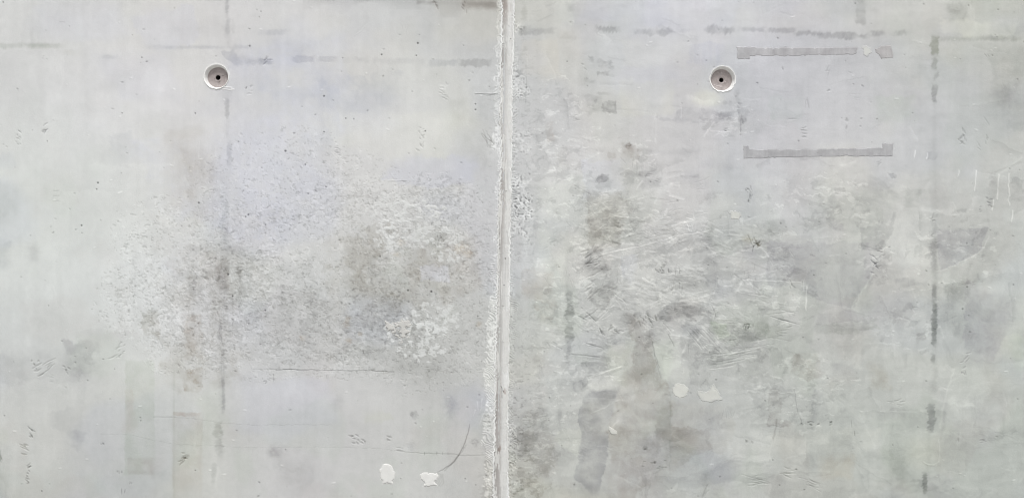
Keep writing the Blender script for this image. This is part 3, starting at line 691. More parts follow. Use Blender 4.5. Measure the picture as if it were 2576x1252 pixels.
line(L7([(220,953),(350,953)]), .6, (-13,-13,-13), 1, 1)
# trowel claws
for i in range(15):
    y0 = 380 + i * 13 + rng.normal(0, 4)
    line(L7([(890 + i * 8, y0), (960 + i * 6, y0 + 60), (1060, 520 + i * 2)]), .9, ((9,9,8) if i % 2 else (-16,-16,-15)), 1, 2.4, h=.2 if i % 2 else -.2, breaks=.3) if i < 9 else None
for i in range(8):
    y0 = 520 + i * 9
    line(L7([(990 + rng.normal(0, 14), y0 + 12), (1100, y0 - 4 + rng.normal(0, 4)), (1270 - i * 10, y0 - 34)]), .9, ((10,10,9) if i % 2 else (-14,-13,-14)), 1, 1.6, h=.25 if i % 2 else -.25, breaks=.25)
gouge(1465, 800, 1, 34, 5, 48, 2.2, jit=0, delta=(-26,-26,-24)); gouge(1485, 790, 1, 44, 5, -52, 2.0, jit=0, delta=(-20,-20,-19))
gouge(1515, 835, 1, 24, 5, 60, 2.2, jit=0, delta=(-26,-26,-24)); gouge(1490, 868, 2, 44, 5, 8, 1.8, jit=2, delta=(-20,-20,-19))
gouge(1550, 832, 3, 18, 7, 10, 1.8, jit=6); gouge(1535, 826, 3, 14, 6, -40, 1.8, jit=8)
gouge(1625, 803, 8, 16, 6, 75, 1.9, jit=12, vert=False); gouge(1640, 800, 6, 14, 6, 25, 1.7, jit=14)
gouge(1683, 682, 9, 10, 7, 60, 2, vert=False, jit=4, delta=(-30,-30,-30)); gouge(1672, 674, 5, 12, 6, -25, 1.6, jit=8)
gouge(1480, 650, 6, 30, 8, -28, 2.2, jit=9, delta=(-18,-18,-18)); gouge(1497, 668, 5, 34, 8, -32, 1.8, jit=9, delta=(-16,-16,-16))
gouge(1487, 725, 5, 30, 8, -38, 2.2, jit=9, delta=(-18,-19,-19)); gouge(1390, 870, 5, 20, 6, 50, 1.6, jit=9, delta=(-16,-16,-15), vert=False)
gouge(1880, 823, 4, 24, 7, 110, 1.7, vert=False, jit=4, delta=(-26,-26,-26)); gouge(1880, 815, 3, 12, 6, 20, 1.6, jit=7)
gouge(1885, 488, 5, 16, 8, 60, 1.8, jit=5, delta=(-26,-26,-26)); gouge(1880, 470, 3, 14, 8, -60, 1.2, jit=5)
gouge(1905, 610, 3, 18, 5, 35, 1.8, jit=4, delta=(-42,-45,-50)); gouge(1908, 612, 3, 14, 5, -45, 1.8, jit=3, delta=(-42,-45,-50)); gouge(1898, 604, 3, 10, 5, 80, 1.6, vert=False, jit=3, delta=(-34,-38,-44))
ell(1880, 602, 11, 9, (-10,-16,-26), .6, .4, 8, tex=.6)
line([(1880,512),(1886,560),(1898,600)], .5, (-10,-10,-8), 1, 1)
gouge(1470, 165, 3, 10, 8, 40, 1.8, jit=6, delta=(-20,-20,-20)); gouge(1450, 300, 5, 24, 5, -25, 1.2, jit=5, delta=(-14,-14,-14))
gouge(1862, 320, 4, 16, 12, 80, 1.8, jit=5, delta=(-26,-26,-26)); gouge(1867, 290, 3, 18, 12, 85, 1.6, jit=6, delta=(-20,-20,-20)); gouge(1825, 330, 3, 18, 4, 5, 1.1, jit=4)
line([(1787,330),(1810,333),(1838,330)], 1.0, (12,12,12), 1, 1.2, h=.3); line([(1712,268),(1713,300)], 1.2, (12,12,12), 1, 1, h=.3)
gouge(2130, 312, 2, 10, 16, 90, 3.4, jit=2, delta=(-24,-24,-24)); gouge(2166, 308, 3, 8, 10, 20, 2.2, jit=3, delta=(-24,-24,-24)); gouge(2022, 332, 4, 12, 8, 0, 2, jit=3, delta=(-26,-26,-26))
gouge(2084, 232, 2, 26, 8, -32, 1.8, jit=2, delta=(-26,-26,-25)); gouge(2082, 178, 3, 26, 7, -38, 1.2, jit=2, delta=(-16,-16,-16), dep=-.3); gouge(2138, 181, 2, 18, 2, 0, .8, jit=1)
gouge(2026, 260, 3, 22, 6, 95, 1.3, vert=False, jit=2, delta=(-20,-20,-20)); gouge(1995, 300, 2, 26, 3, 3, 1.0, jit=5, delta=(-14,-14,-12)); gouge(2150, 240, 3, 24, 6, -4, 1, jit=3, delta=(-10,-10,-10), dep=-.2)
gouge(2424, 345, 4, 16, 9, 55, 2.4, jit=5, delta=(-18,-18,-18)); gouge(2420, 350, 3, 14, 9, -40, 2.0, jit=5, delta=(-16,-16,-16))
gouge(2480, 350, 3, 24, 9, 65, 1.8, jit=6, delta=(-18,-18,-18)); gouge(2464, 370, 2, 26, 12, 55, 1.4, jit=3, delta=(-16,-16,-16)); gouge(2482, 305, 1, 30, 1, 86, 1.4, jit=0, delta=(-20,-20,-20))
gouge(2488, 508, 4, 14, 5, 20, 2.0, jit=5, delta=(-26,-26,-24)); gouge(2467, 525, 3, 10, 5, -20, 2.0, jit=5, delta=(-20,-20,-18)); gouge(2489, 140, 4, 9, 6, 70, 1.5, vert=False, jit=4)
gouge(2346, 555, 3, 12, 4, -8, 1.3, jit=4, delta=(-26,-26,-26)); gouge(2345, 593, 2, 14, 5, -28, 1.4, jit=4, delta=(-26,-26,-26)); gouge(2210, 410, 3, 16, 5, -30, 1.2, jit=5, delta=(-18,-18,-18))
for (u, a, b) in [(2455,430,480),(2512,440,500),(2538,436,492),(2538,492,516),(2499,500,530),(2412,430,445),(2548,530,556),(2303,380,396),(2335,385,400)]:
    line([(u, a), (u - 1, (a + b) / 2), (u - (4 if u != 2538 else -2), b)], 1.5, (24,24,23), 1.1, 1.2, h=.6, breaks=.12)
gouge(2200, 668, 10, 18, 5, 40, 1.9, jit=10, delta=(-22,-22,-19)); gouge(2208, 660, 8, 14, 5, -35, 1.7, jit=10, delta=(-20,-20,-18)); gouge(2214, 636, 5, 14, 5, 10, 1.7, jit=9, delta=(-16,-16,-15))
gouge(1990, 725, 5, 12, 8, 65, 1.8, jit=6, delta=(-22,-22,-22)); line([(2028,720),(2027,745),(2026,775)], 1.8, (10,10,9), 1.4, 2.0, h=.3)
gouge(1975, 797, 5, 60, 6, 8, 1.0, jit=14, delta=(-16,-16,-15)); gouge(1960, 845, 4, 50, 6, -6, 1.0, jit=9, delta=(-16,-16,-15))
gouge(2040, 1065, 2, 12, 5, 0, 1.6, jit=2, delta=(-50,-50,-50)); gouge(2058, 1066, 1, 9, 5, 0, 1.6, jit=1, delta=(-36,-36,-36)); gouge(2090, 1065, 4, 14, 4, -15, 1.4, jit=2, delta=(-50,-50,-50))
line([(1998,978),(2006,1030),(2019,1068)], 1.0, (-22,-22,-21), 1.2, 1.5); line([(1953,1055),(1950,1080),(1946,1110)], 2.0, (-18,-20,-20), 1.6, 2, breaks=.3)
gouge(2142, 1065, 1, 24, 4, 100, .8, jit=1); gouge(2150, 1090, 1, 18, 4, 85, 1.1, jit=1, delta=(-36,-36,-36)); gouge(2133, 1062, 1, 14, 4, 10, .8, jit=1)
gouge(2265, 1011, 4, 18, 4, -15, 1.3, jit=7, delta=(-18,-18,-18)); gouge(2240, 1014, 3, 16, 4, 10, 1.2, jit=5, delta=(-16,-16,-16))
gouge(2472, 1108, 3, 14, 4, -4, 1.2, jit=3, delta=(-26,-26,-25)); gouge(2508, 1097, 1, 14, 4, 2, 1.3, jit=1, delta=(-26,-26,-25)); gouge(2410, 1106, 1, 10, 4, 95, 1.6, jit=1, delta=(-22,-22,-22)); gouge(2426, 938, 3, 10, 6, 70, 2, jit=3, delta=(-26,-28,-24), vert=False)
gouge(2428, 905, 6, 14, 6, -45, 2, jit=9, delta=(-16,-17,-15)); gouge(2302, 772, 1, 22, 6, 3, 1, jit=1); gouge(2304, 795, 1, 20, 6, 6, 1, jit=1)
gouge(1882, 1112, 4, 9, 5, 60, 2, vert=False, jit=3, delta=(-24,-24,-24)); ell(1623, 1127, 6, 6, (-24,-24,-24), .5, .4, 4, h=-.5); ell(1647, 1163, 3, 2.5, (-45,-45,-45), .5, .3, 4, h=-.6)
for i in range(9): ell(1620 + rng.uniform(-5, 60), 1160 + rng.uniform(-8, 18), 3.5, 1.2, (-26,-26,-26), .5, .3, 4, h=-.3)
gouge(2040, 1220, 5, 60, 5, 18, 1.2, jit=14, delta=(-15,-15,-14)); gouge(1985, 1185, 6, 30, 5, 6, 1.6, jit=12, delta=(-14,-13,-15)); gouge(1900, 1210, 7, 60, 5, 3, 1.0, jit=14, delta=(-12,-12,-12)); gouge(1775, 1235, 2, 30, 5, -55, 1.5, jit=4, delta=(-14,-14,-14))
gouge(1832, 1040, 5, 30, 7, 90, 1.0, vert=False, jit=3, delta=(-12,-12,-12), dep=-.2); gouge(1700, 720, 7, 20, 6, 90, 1.0, vert=False, jit=3, delta=(-14,-14,-14), dep=-.2)
for (cx, cy, n, an) in [(1690,735,6,92),(1800,740,7,95),(1880,690,6,88),(1560,560,6,-20),(1610,590,8,-12),(1690,560,7,-25),(1700,520,5,0),(1770,470,5,-18),(1650,450,5,5),(1770,600,5,-10),(1660,600,6,-15),(1430,700,5,80),(1420,560,6,60),(1390,610,6,-30),(1350,560,5,40),(1375,720,6,60),(1590,420,5,90),(1520,520,6,-30),(1485,600,6,-50),(1540,700,5,-60),(1640,740,6,20),(1745,850,6,60),(1920,760,6,10),(1850,770,5,8)]:
    gouge(cx, cy, n, 22, 9, an, 1.2, jit=26, delta=(-13,-13,-13), dep=-.25)
for (cx, cy, an, L) in [(1540,575,5,60),(1600,575,-18,70),(1660,598,-12,60),(1730,565,-8,30),(1745,580,-70,30),(1740,548,0,22),(1725,560,-30,40),(1690,545,-60,30),(1520,520,40,50),(1530,600,40,40),(1560,620,-55,34),(1620,640,-12,60),(1560,545,12,44),(1840,800,2,60),(1700,690,-5,70),(1500,735,-40,60),(1640,740,20,40),(1560,770,60,60),(1670,770,-14,60),(1690,820,10,40)]:
    a = math.radians(an); c_, s_ = math.cos(a) * L / 2, math.sin(a) * L / 2
    line([(cx - c_, cy - s_), (cx + rng.normal(0, 2), cy + rng.normal(0, 2)), (cx + c_, cy + s_)], 1.1, (11,11,10), 1.2, 3, h=.3, taper=True, breaks=.2)
# crisp torn edges, ridges and scratches in the middle of the right bay
def LC(p): return [(1408.8 + a / 2.006, 376.9 + b / 2.006) for a, b in p]
DK, LT = (-15, -15, -15), (17, 17, 16)
for pts_, dl, so in [
  ([(132,205),(185,212),(240,222),(330,245),(362,300),(335,352),(300,480),(210,505),(170,530),(135,450),(142,330)], (-7,-9,-10), 4),
  ([(180,132),(215,120),(250,146),(222,168),(186,178)], (-17,-17,-17), 1.2), ([(150,215),(170,200),(160,240)], (-9,-9,-9), 1.5),
  ([(135,500),(215,480),(200,520),(150,530)], (-11,-11,-11), 1.2), ([(120,580),(150,545),(215,548),(150,575)], (-13,-13,-13), 1.2), ([(165,600),(240,585),(265,602),(200,625),(150,622)], (-13,-13,-13), 1.2),
  ([(130,745),(180,690),(260,660),(295,690),(270,745),(215,820),(190,790)], (-12,-12,-12), 1.5), ([(290,800),(320,780),(330,800),(300,822)], (-11,-11,-11), 1.5),
  ([(445,570),(475,552),(505,580),(500,600),(460,598)], (-14,-14,-13), 1.2), ([(398,575),(425,580),(412,612),(398,605)], (-12,-12,-11), 1.2), ([(515,400),(560,385),(590,410),(580,440),(520,430)], (-12,-13,-13), 1.2),
  ([(480,855),(500,800),(560,765),(640,775),(700,795),(690,840),(590,850),(540,872)], (-8,-8,-8), 2.5), ([(700,790),(790,800),(800,850),(760,870),(700,850)], (-8,-8,-8), 2),
  ([(755,865),(860,850),(1010,870),(1130,900),(1120,950),(1020,960),(880,990),(800,960)], (-9,-8,-10), 2.5), ([(760,1000),(900,985),(1100,1000),(1150,1090),(1130,1180),(930,1170),(760,1110)], (-9,-9,-9), 3),
  ([(560,620),(640,640),(700,650),(690,700),(580,710)], (-8,-8,-8), 2), ([(990,700),(1090,708),(1085,735),(1000,728)], (-10,-10,-9), 1.6), ([(860,650),(910,660),(905,700),(865,690)], (-7,-7,-7), 2),
  ([(1130,600),(1290,610),(1290,700),(1220,660),(1150,650)], (-8,-9,-7), 2), ([(1020,360),(1130,350),(1150,400),(1110,450),(1030,400)], (-8,-8,-8), 3), ([(1060,510),(1150,500),(1165,560),(1080,575)], (-7,-7,-7), 2.5),
  ([(360,110),(445,108),(440,138),(365,135)], (-10,-10,-10), 2), ([(565,170),(600,172),(596,195),(565,195)], (-11,-11,-11), 1.6), ([(740,215),(765,210),(760,280),(735,285)], (-9,-9,-8), 2),
  ([(60,1030),(250,1045),(270,1075),(200,1095),(90,1090)], (-9,-9,-9), 2), ([(330,240),(400,250),(390,310),(340,320)], (-6,-6,-6), 3), ([(950,1110),(1010,1112),(1005,1128),(955,1128)], (9,10,8), 2)]:
    poly(LC(pts_), dl, so, 4, 12, tex=.35, h=-.10)
for pts_, wd in [([(200,532),(300,505),(400,487),(470,470),(520,455),(620,430),(700,418),(762,404)], 1.7), ([(205,330),(300,338),(392,344)], 1.1), ([(145,341),(205,300)], 1.1), ([(175,412),(232,376)], 1.3), ([(255,430),(225,460)], 1.2),
  ([(520,345),(560,335),(575,320)], 1.2), ([(525,372),(570,352)], 1.2), ([(490,455),(550,465),(590,440)], 1.3), ([(575,405),(600,425),(570,440)], 1.2), ([(680,330),(745,318)], 1.0), ([(400,345),(380,340)], 1.0),
  ([(280,375),(350,380),(365,398),(300,400),(280,388)], .8), ([(185,868),(225,830),(272,782)], 1.8), ([(215,855),(262,825)], 1.4), ([(140,558),(190,545)], 1.2), ([(160,590),(205,575)], 1.2), ([(130,760),(170,710),(262,658)], 1.3),
  ([(270,725),(330,770),(345,800)], 1.6), ([(515,795),(560,766)], 1.2), ([(600,765),(612,800)], .9), ([(775,855),(830,850),(890,858)], 1.4), ([(765,870),(785,800)], 1.2), ([(150,1145),(220,1125),(305,1092)], 2.0),
  ([(700,640),(600,632),(560,625)], 1.0), ([(920,655),(1050,660),(1215,668)], 1.8), ([(880,715),(1000,735),(1095,742)], 1.2), ([(1244,690),(1243,740),(1238,805)], 2.2), ([(1228,650),(1230,720)], 1.2), ([(640,318),(668,322),(676,345)], 1.6),
  ([(640,345),(672,352)], 1.6), ([(645,380),(650,402)], 2.0), ([(668,375),(670,398)], 1.8), ([(1150,500),(1180,540)], 1.2), ([(1050,520),(1070,500),(1110,490)], 1.0), ([(620,1095),(625,1120),(618,1130)], 1.3)]:
    P_ = LC(pts_); n_ = len(P_)
    line(P_, wd * .75, LT, .9, 1.8, h=.35, breaks=.14)
    line([(x_ - .8, y_ - wd - 1.0) for x_, y_ in P_], .6, (-15, -15, -15), .9, 2.2, h=-.25, breaks=.3)
for (x0, y0, x1, y1) in [(640,905,715,1000),(655,900,735,1000),(690,905,760,960),(715,900,815,1010),(735,905,832,1008),(750,905,812,965),(755,1085,900,1062),(760,1100,870,1085),(770,1075,980,1040),(800,1030,960,1003),(815,1020,1000,992),(830,1045,990,1030),(1000,960,1120,935),(1010,990,1080,985),(900,905,960,890),(520,875,560,915),(545,880,575,905)]:
    for q_ in range(2):
        o_ = q_ * 6 + rng.normal(0, 1.5)
        line(LC([(x0, y0 + o_), ((x0 + x1) / 2, (y0 + y1) / 2 + o_ + rng.normal(0, 3)), (x1, y1 + o_)]), .7, (LT if q_ else (-20, -20, -19)), .8, 1.2, h=.25 if q_ else -.3, breaks=.18)
for (x0, y0, x1, y1, wd) in [(135,822,182,866,1.7),(200,900,216,932,2.0),(130,975,210,998,1.7),(60,1030,200,1045,1.3),(275,905,318,912,1.5),(275,912,300,925,1.3),(510,590,520,610,1.6),(545,600,552,625,1.7),(578,600,584,628,1.6),(602,600,606,625,1.8),(405,840,440,870,1.6),(430,825,470,850,1.5),(450,850,470,880,1.6),(415,870,430,885,1.5),(930,880,940,910,1.7),(955,875,950,905,1.5),(1140,898,1168,890,1.2),(855,958,888,956,1.4),(960,230,948,262,1.7),(970,225,962,250,1.4),(935,200,950,215,1.3),(948,428,975,490,1.6),(975,490,1010,462,1.7),(978,490,972,515,1.2),(1160,660,1185,695,1.5),(770,790,788,840,1.3),(545,930,575,990,1.4),(462,960,480,1040,1.1),(480,1040,500,1100,1.1)]:
    line(LC([(x0, y0), ((x0 + x1) / 2 + rng.normal(0, 2), (y0 + y1) / 2), (x1, y1)]), wd * .75, (-32, -32, -32), .9, 1.2, h=-.5)
    line(LC([(x0 + 3, y0 + 5), ((x0 + x1) / 2 + 3, (y0 + y1) / 2 + 6), (x1 + 3, y1 + 5)]), wd * .5, (12, 12, 12), .9, 1.2, h=.3)
poly(LC([(462,960),(520,950),(600,970),(610,1090),(575,1105),(540,1160),(515,1150),(498,1090)]), (6, 8, 5), 1.5, 3, 14, tex=.3)
# form-board lines, right bay
smear(1300, 68, 1336, 90, (-26,-26,-26), th=.42, soft=2, edge=4, fib=(4, 5), h=-.3)
smear(1325, 70, 1402, 88, (-18,-18,-15), th=.4, soft=4, edge=4, fib=(4, 9))
smear(1395, 80, 1450, 98, (-20,-23,-25), th=.45, soft=4, edge=5)
smear(1492, 66, 1562, 84, (-30,-30,-30), th=.36, soft=4, edge=6)
smear(1590, 72, 1700, 88, (-26,-26,-25), th=.42, soft=4, edge=6)
smear(1700, 72, 1740, 84, (-12,-12,-10), th=.45, soft=4, edge=4)
smear(1772, 64, 1850, 86, (-30,-30,-29), th=.34, soft=5, edge=5)
smear(1850, 67, 1932, 80, (-24,-24,-22), th=.34, soft=4, edge=3)
smear(1925, 70, 2005, 82, (-26,-26,-24), th=.34, soft=4, edge=3)
smear(1990, 78, 2075, 92, (-26,-26,-27), th=.42, soft=4, edge=4)
smear(2055, 82, 2190, 98, (-33,-33,-33), th=.36, soft=4, edge=4)
smear(2185, 76, 2232, 92, (-28,-28,-26), th=.38, soft=4, edge=4)
smear(2244, 76, 2282, 92, (-26,-26,-26), th=.42, soft=4, edge=5)
smear(2354, 92, 2580, 104, (-15,-14,-16), th=.36, soft=5, edge=3)
smear(2455, 90, 2560, 104, (-14,-13,-15), th=.42, soft=4, edge=4)
smear(2341, 84, 2363, 145, (-36,-33,-42), False, .36, 3, 4)
smear(2346, 140, 2358, 180, (-26,-24,-30), False, .48, 3, 4)
smear(2347, 178, 2357, 205, (-20,-20,-21), False, .5, 2, 5)
smear(2345, 205, 2359, 266, (-34,-34,-35), False, .42, 3, 4)
smear(2346, 260, 2358, 600, (-6,-6,-6), False, .38, 6, 4); smear(2344, 590, 2360, 1000, (-9,-9,-9), False, .25, 6, 5); smear(2330, 1080, 2344, 1200, (-8,-8,-8), False, .3, 6, 5)
smear(2342, 600, 2358, 700, (-22,-22,-20), False, .42, 5, 5)
smear(2344, 708, 2356, 760, (-34,-34,-31), False, .34, 3, 3)
smear(2343, 752, 2358, 872, (-48,-47,-48), False, .3, 3, 3)
smear(2342, 884, 2354, 914, (-34,-34,-33), False, .34, 3, 3)
smear(2333, 1008, 2352, 1090, (-32,-33,-29), False, .44, 3, 6)
smear(2318, 1180, 2332, 1244, (-48,-47,-47), False, .34, 4, 5)
smear(2304, 1200, 2322, 1240, (-14,-14,-13), False, .4, 4, 5)
smear(1426, 646, 1445, 680, (-30,-30,-30), False, .46, 3, 6)
smear(1425, 726, 1440, 776, (-38,-38,-36), False, .4, 3, 4)
smear(1423, 765, 1445, 862, (-46,-46,-45), False, .38, 3, 6)
smear(1424, 860, 1436, 925, (-26,-26,-26), False, .46, 3, 6)
smear(1312, 0, 1326, 60, (-13,-14,-15), False, .5, 3, 5)
line([(1325,195),(1322,262)], .7, (-26,-24,-24), .9, .6, h=-.4); line([(1326,130),(1326,200)], .7, (7,6,5), .9, .6, h=.2); line([(1313,206),(1311,238)], 1.0, (9,8,7), .9, .8, h=.3)

# ------------------------------------------------------------------ rough cement along the joint
w = win(1120, -40, 1400, 1300); X, Y = XY(w)
def lut(pairs, Y):
    a = np.array(pairs, float); return np.interp(Y, a[:, 0], a[:, 1]).astype(np.float32)
JL = [(-300,1262),(0,1261),(211,1258.6),(400,1259),(500,1255),(632,1253),(740,1250),(843,1247),(1050,1243),(1252,1239),(1500,1236)]
JR = [(-300,1293),(0,1292),(120,1292),(211,1288),(330,1288),(422,1286),(632,1283),(843,1280),(1100,1277),(1180,1277),(1252,1280),(1500,1282)]
jl, jr = lut(JL, Y), lut(JR, Y)
# how far the hatched fins reach, left and right of the joint
RL = lut([(-200,0),(20,4),(50,8),(110,10),(200,14),(260,16),(330,14),(360,26),(390,10),(430,6),(520,9),(600,8),(700,9),(760,14),(800,18),(860,24),(920,27),(980,24),(1030,22),(1060,24),(1120,24),(1180,16),(1252,18),(1400,10)], Y)
RR = lut([(-200,2),(60,3),(180,6),(230,18),(290,8),(420,9),(480,18),(540,16),(620,8),(690,6),(720,16),(760,17),(850,18),(880,14),(930,9),(1020,12),(1070,20),(1140,20),(1180,12),(1252,12),(1400,6)], Y)
ragl = (n2(X, Y, 6, 2) - .5) * 11 + (n2(X, Y, 24, 4) - .5) * 15; ragr = (n2(X, Y, 6, 12) - .5) * 11 + (n2(X, Y, 24, 14) - .5) * 14
ml = (1 - sstep(-1.5, 1.5, (jl - X) - RL - ragl)) * (X < jl + 6)
mr = (1 - sstep(-1.5, 1.5, (X - jr) - RR - ragr)) * (X > jr - 6)
slopeL = lut([(0,-1.1),(330,-.7),(400,-.3),(640,-.4),(760,.6),(1000,.9),(1252,.5)], Y)
slopeR = lut([(0,-.8),(330,-.5),(400,.2),(500,.15),(700,.45),(1000,.3),(1060,.9),(1252,.2)], Y)
ph = (n2(X, Y, 22, 9) - .5) * 16 + (n2(X, Y, 8, 19) - .5) * 5
hl = np.sin((Y - slopeL * (X - jl) + ph) * 2 * math.pi / 6.3); hr = np.sin((Y - slopeR * (X - jr) + ph) * 2 * math.pi / 6.0)
brk = sstep(.42, .62, f2(X, Y, 26, 3, 15, .6))
crl = ridged(X, Y, 5.5, 61)
add(w, (ml + mr) * (1 - brk) * np.clip(crl, -1, 1), (20, 20, 20)); relief(w, (ml + mr) * (1 - brk) * np.clip(crl, -1, 1), .5)
relief(w, ml * (hl * .5 + .4) * brk, 1); add(w, ml * hl * brk, (13, 13, 12)); add(w, ml, (11, 11, 10)); add(w, ml * sstep(640, 800, Y) * (.2 + .8 * f2(X, Y, 12, 3, 91)), (10, 10, 9))
relief(w, mr * (hr * .5 + .3) * brk, 1); add(w, mr * hr * brk, (16, 16, 15)); add(w, mr, (-2, -2, -3))
# coral crust
cr = ridged(X + (n2(X, Y, 7, 3) - .5) * 6, Y, 6.5, 41)
cz = np.zeros(X.shape, np.float32)
for (cx, cy, rx, ry, a) in [(x_, y_, rx_, ry_, a_ * .78) for (x_, y_, rx_, ry_, a_) in [(1300,205,26,35,.6),(1312,235,30,30,.7),(1320,345,24,30,.5),(1322,375,20,16,.6),(1306,460,22,26,.9),(1310,510,34,34,1.1),(1318,535,34,30,1),(1312,580,26,26,.8),(1320,600,20,20,.5),(1303,75,16,20,.9),(1292,1150,14,60,.6),(1300,1220,20,20,.6),(1310,640,16,14,.3),(1292,1110,16,50,.8),(1232,960,10,60,.2),(1236,1160,12,30,.6),(1232,1210,10,20,.6),(1290,960,14,60,.4)]]:
    cz = np.maximum(cz, a * (1 - sstep(.4, 1.2, np.hypot((X - cx) / rx, (Y - cy) / ry))))
cz *= sstep(.3, .55, n2(X, Y, 16, 25) + .1 * cz) * ((X > jr - 2) | (X < jl + 2))
relief(w, np.clip(cr, -1, 1) * cz, 1.1); add(w, np.clip(cr, -1, 1) * cz, (26, 26, 25)); add(w, sstep(.1, .8, -cr) * cz, (-44, -44, -44)); add(w, sstep(.55, .62, f2(X, Y, 5, 2, 87)) * cz, (24, 24, 23))
# crumbs further out on the right, bottom and middle
crumb = sstep(.62, .68, f2(X * 1.0, Y * 1.5, 9, 3, 55, .6))
cm = (X > jr) * (1 - sstep(30, 105, X - jr)) * lut([(0,.1),(180,.5),(300,.5),(420,.5),(640,.5),(800,.4),(900,.5),(1020,1),(1252,1)], Y)
relief(w, crumb * cm, -.45); add(w, crumb * cm, (-20, -20, -21))
cm = (X < jl) * (1 - sstep(20, 60, jl - X)) * lut([(0,0),(200,.3),(500,.5),(760,.7),(1000,.5),(1060,.2),(1252,.6)], Y)
relief(w, crumb * cm, -.4); add(w, crumb * cm, (-16, -16, -16))
for (a_, b_) in [((1213,1003),(1207,1040)),((1196,1030),(1190,1050)),((1216,1040),(1204,1068)),((1226,1010),(1216,1050)),((1240,700),(1238,760)),((1200,1010),(1203,1035))]:
    line([a_, b_], 1.3, (16,16,15), 1, 1, h=.5, taper=True)

# grain of the cement skin, everywhere
hgt += (fbm(us, vsx, 7, 7, 2, 77, .6) - .5) * .05
col += ((fbm(us, vsx, 8, 8, 3, 78, .8) - .5) * 7)[..., None]

# ------------------------------------------------------------------ settle the broad tone of each part of the wall
CM = np.array([
 [(212,213,212),(212,212,212),(207,208,209),(203,204,201),(201,202,200),(203,204,206),(198,199,200),(192,194,190)],
 [(212,215,212),(208,209,209),(207,208,209),(205,206,205),(200,201,198),(198,199,198),(198,199,197),(194,196,193)],
 [(206,209,206),(199,200,198),(191,192,190),(192,193,190),(191,193,189),(186,188,184),(185,187,183),(187,190,186)],
 [(195,197,194),(194,196,192),(198,199,198),(195,196,193),(182,183,178),(181,183,179),(185,188,182),(183,187,181)]], np.float32)
luma = col @ np.array((.3, .59, .11), np.float32)
col = luma[..., None] + (col - luma[..., None]) * .52
ccu = (np.arange(8) + .5) * 322; ccv = (np.arange(4) + .5) * 313
ja, jf = interp_axis(ccu, us); ia, if_ = interp_axis(ccv, vsx)
ub = np.searchsorted(us, np.arange(9) * 322.0); vb = np.searchsorted(vsx, np.arange(5) * 313.0)
for it in range(3):
    Dm = np.zeros_like(CM)
    for i in range(4):
        for j in range(8):
            Dm[i, j] = CM[i, j] - col[vb[i]:vb[i + 1], ub[j]:ub[j + 1]].mean((0, 1))
    R1 = Dm[ia] * (1 - if_)[:, None, None] + Dm[ia + 1] * if_[:, None, None]
    col += (R1[:, ja] * (1 - jf)[None, :, None] + R1[:, ja + 1] * jf[None, :, None]).astype(np.float32)

# ------------------------------------------------------------------ patches that sit on the wall (separate parts)
patches = []
def patch(pts, name, rgb, rough, rc, thick, label=None, tex=.12, mixa=1.0, streak=0.0, feather=0, holes=0):
    w = bbox(pts, rough * 2 + 4); X, Y = XY(w); k = nk()
    sd = sd_poly(X, Y, pts) + (f2(X, Y, rc, 4, k, .65) - .5) * 2.6 * rough
    if holes: sd = sd + np.maximum(f2(X, Y, 9, 4, k + 6, .65) - .53, 0) * 160 * holes
    m = (sd < 0)
    c = col[w].copy()
    t = np.array(rgb, np.float32) * (1 + tex * (f2(X, Y, 14, 4, k + 2) - .5)[..., None])
    if streak:
        t = t * (1 + streak * (n2(X, Y * .05, 3.2, k + 4) - .5)[..., None]) * (1 + streak * .6 * (n2(X, Y * .05, 30, k + 8) - .5)[..., None])
    ma = (mixa * (sstep(-feather * .3, feather, -sd) if feather else 1) * np.ones_like(sd))[..., None]
    col[w] = np.where(m[..., None], c * (1 - ma) + t * ma, c)
    dome = sstep(0, 6, -sd)
    patches.append((name, w, m, thick * (.45 + .55 * dome) if thick > .5 else thick * np.ones_like(sd), label))

GREY = (175, 174, 175)
patch([(1852,117),(2000,119),(2158,118),(2155,138),(2060,140),(1945,143),(1888,142),(1886,150),(1852,150)], 'tape_residue', GREY, 1.2, 14, .04, 'upper grey strip of tape residue beside the right tie hole, torn at its right end', .22, .8, .05, feather=2.5, holes=.08)
patch([(2200,121),(2215,115),(2243,113),(2248,146),(2217,149),(2211,138),(2202,132)], 'tape_residue', (176,173,172), 1.5, 10, .04, 'short torn stub of tape residue right of the pale cream dab', .2, .75, .05, feather=2, holes=.1)
patch([(1869,366),(1884,366),(1885,376),(2050,374),(2219,371),(2219,359),(2249,359),(2246,394),(2130,394),(2000,396),(1871,400)], 'tape_residue', (171,171,172), 1.0, 14, .04, 'lower grey strip of tape residue with a raised notch at its right end', .2, .84, .05, feather=1.5, holes=.05)
patch([(956,1178),(966,1165),(976,1163),(986,1170),(994,1188),(994,1203),(988,1208),(990,1217),(975,1214),(963,1217),(962,1209),(957,1205),(955,1192)], 'plaster_patch', (224,224,220), 2.6, 7, .9, 'tall oval white plaster dab below the long crack', .04)
patch([(1054,1192),(1066,1188),(1076,1186),(1086,1190),(1098,1190),(1106,1196),(1098,1203),(1094,1212),(1100,1219),(1080,1222),(1064,1222),(1070,1214),(1058,1204)], 'plaster_patch', (224,224,220), 3.6, 7, .8, 'ragged white plaster dab at the foot of the curved scratch', .04)
patch([(962,806),(1002,808),(1032,806),(1034,828),(1026,846),(1010,862),(998,856),(988,838),(966,824)], 'plaster_patch', (206,205,200), 11, 15, .5, 'flaking off-white plaster skin on the pitted left bay', .06, .9, holes=1)
patch([(1832,536),(1842,528),(1862,532),(1866,545),(1856,553),(1838,550)], 'plaster_patch', (211,212,205), 4.0, 7, .12, 'small pale filler dab above the rust mark', .05, .9, feather=6)
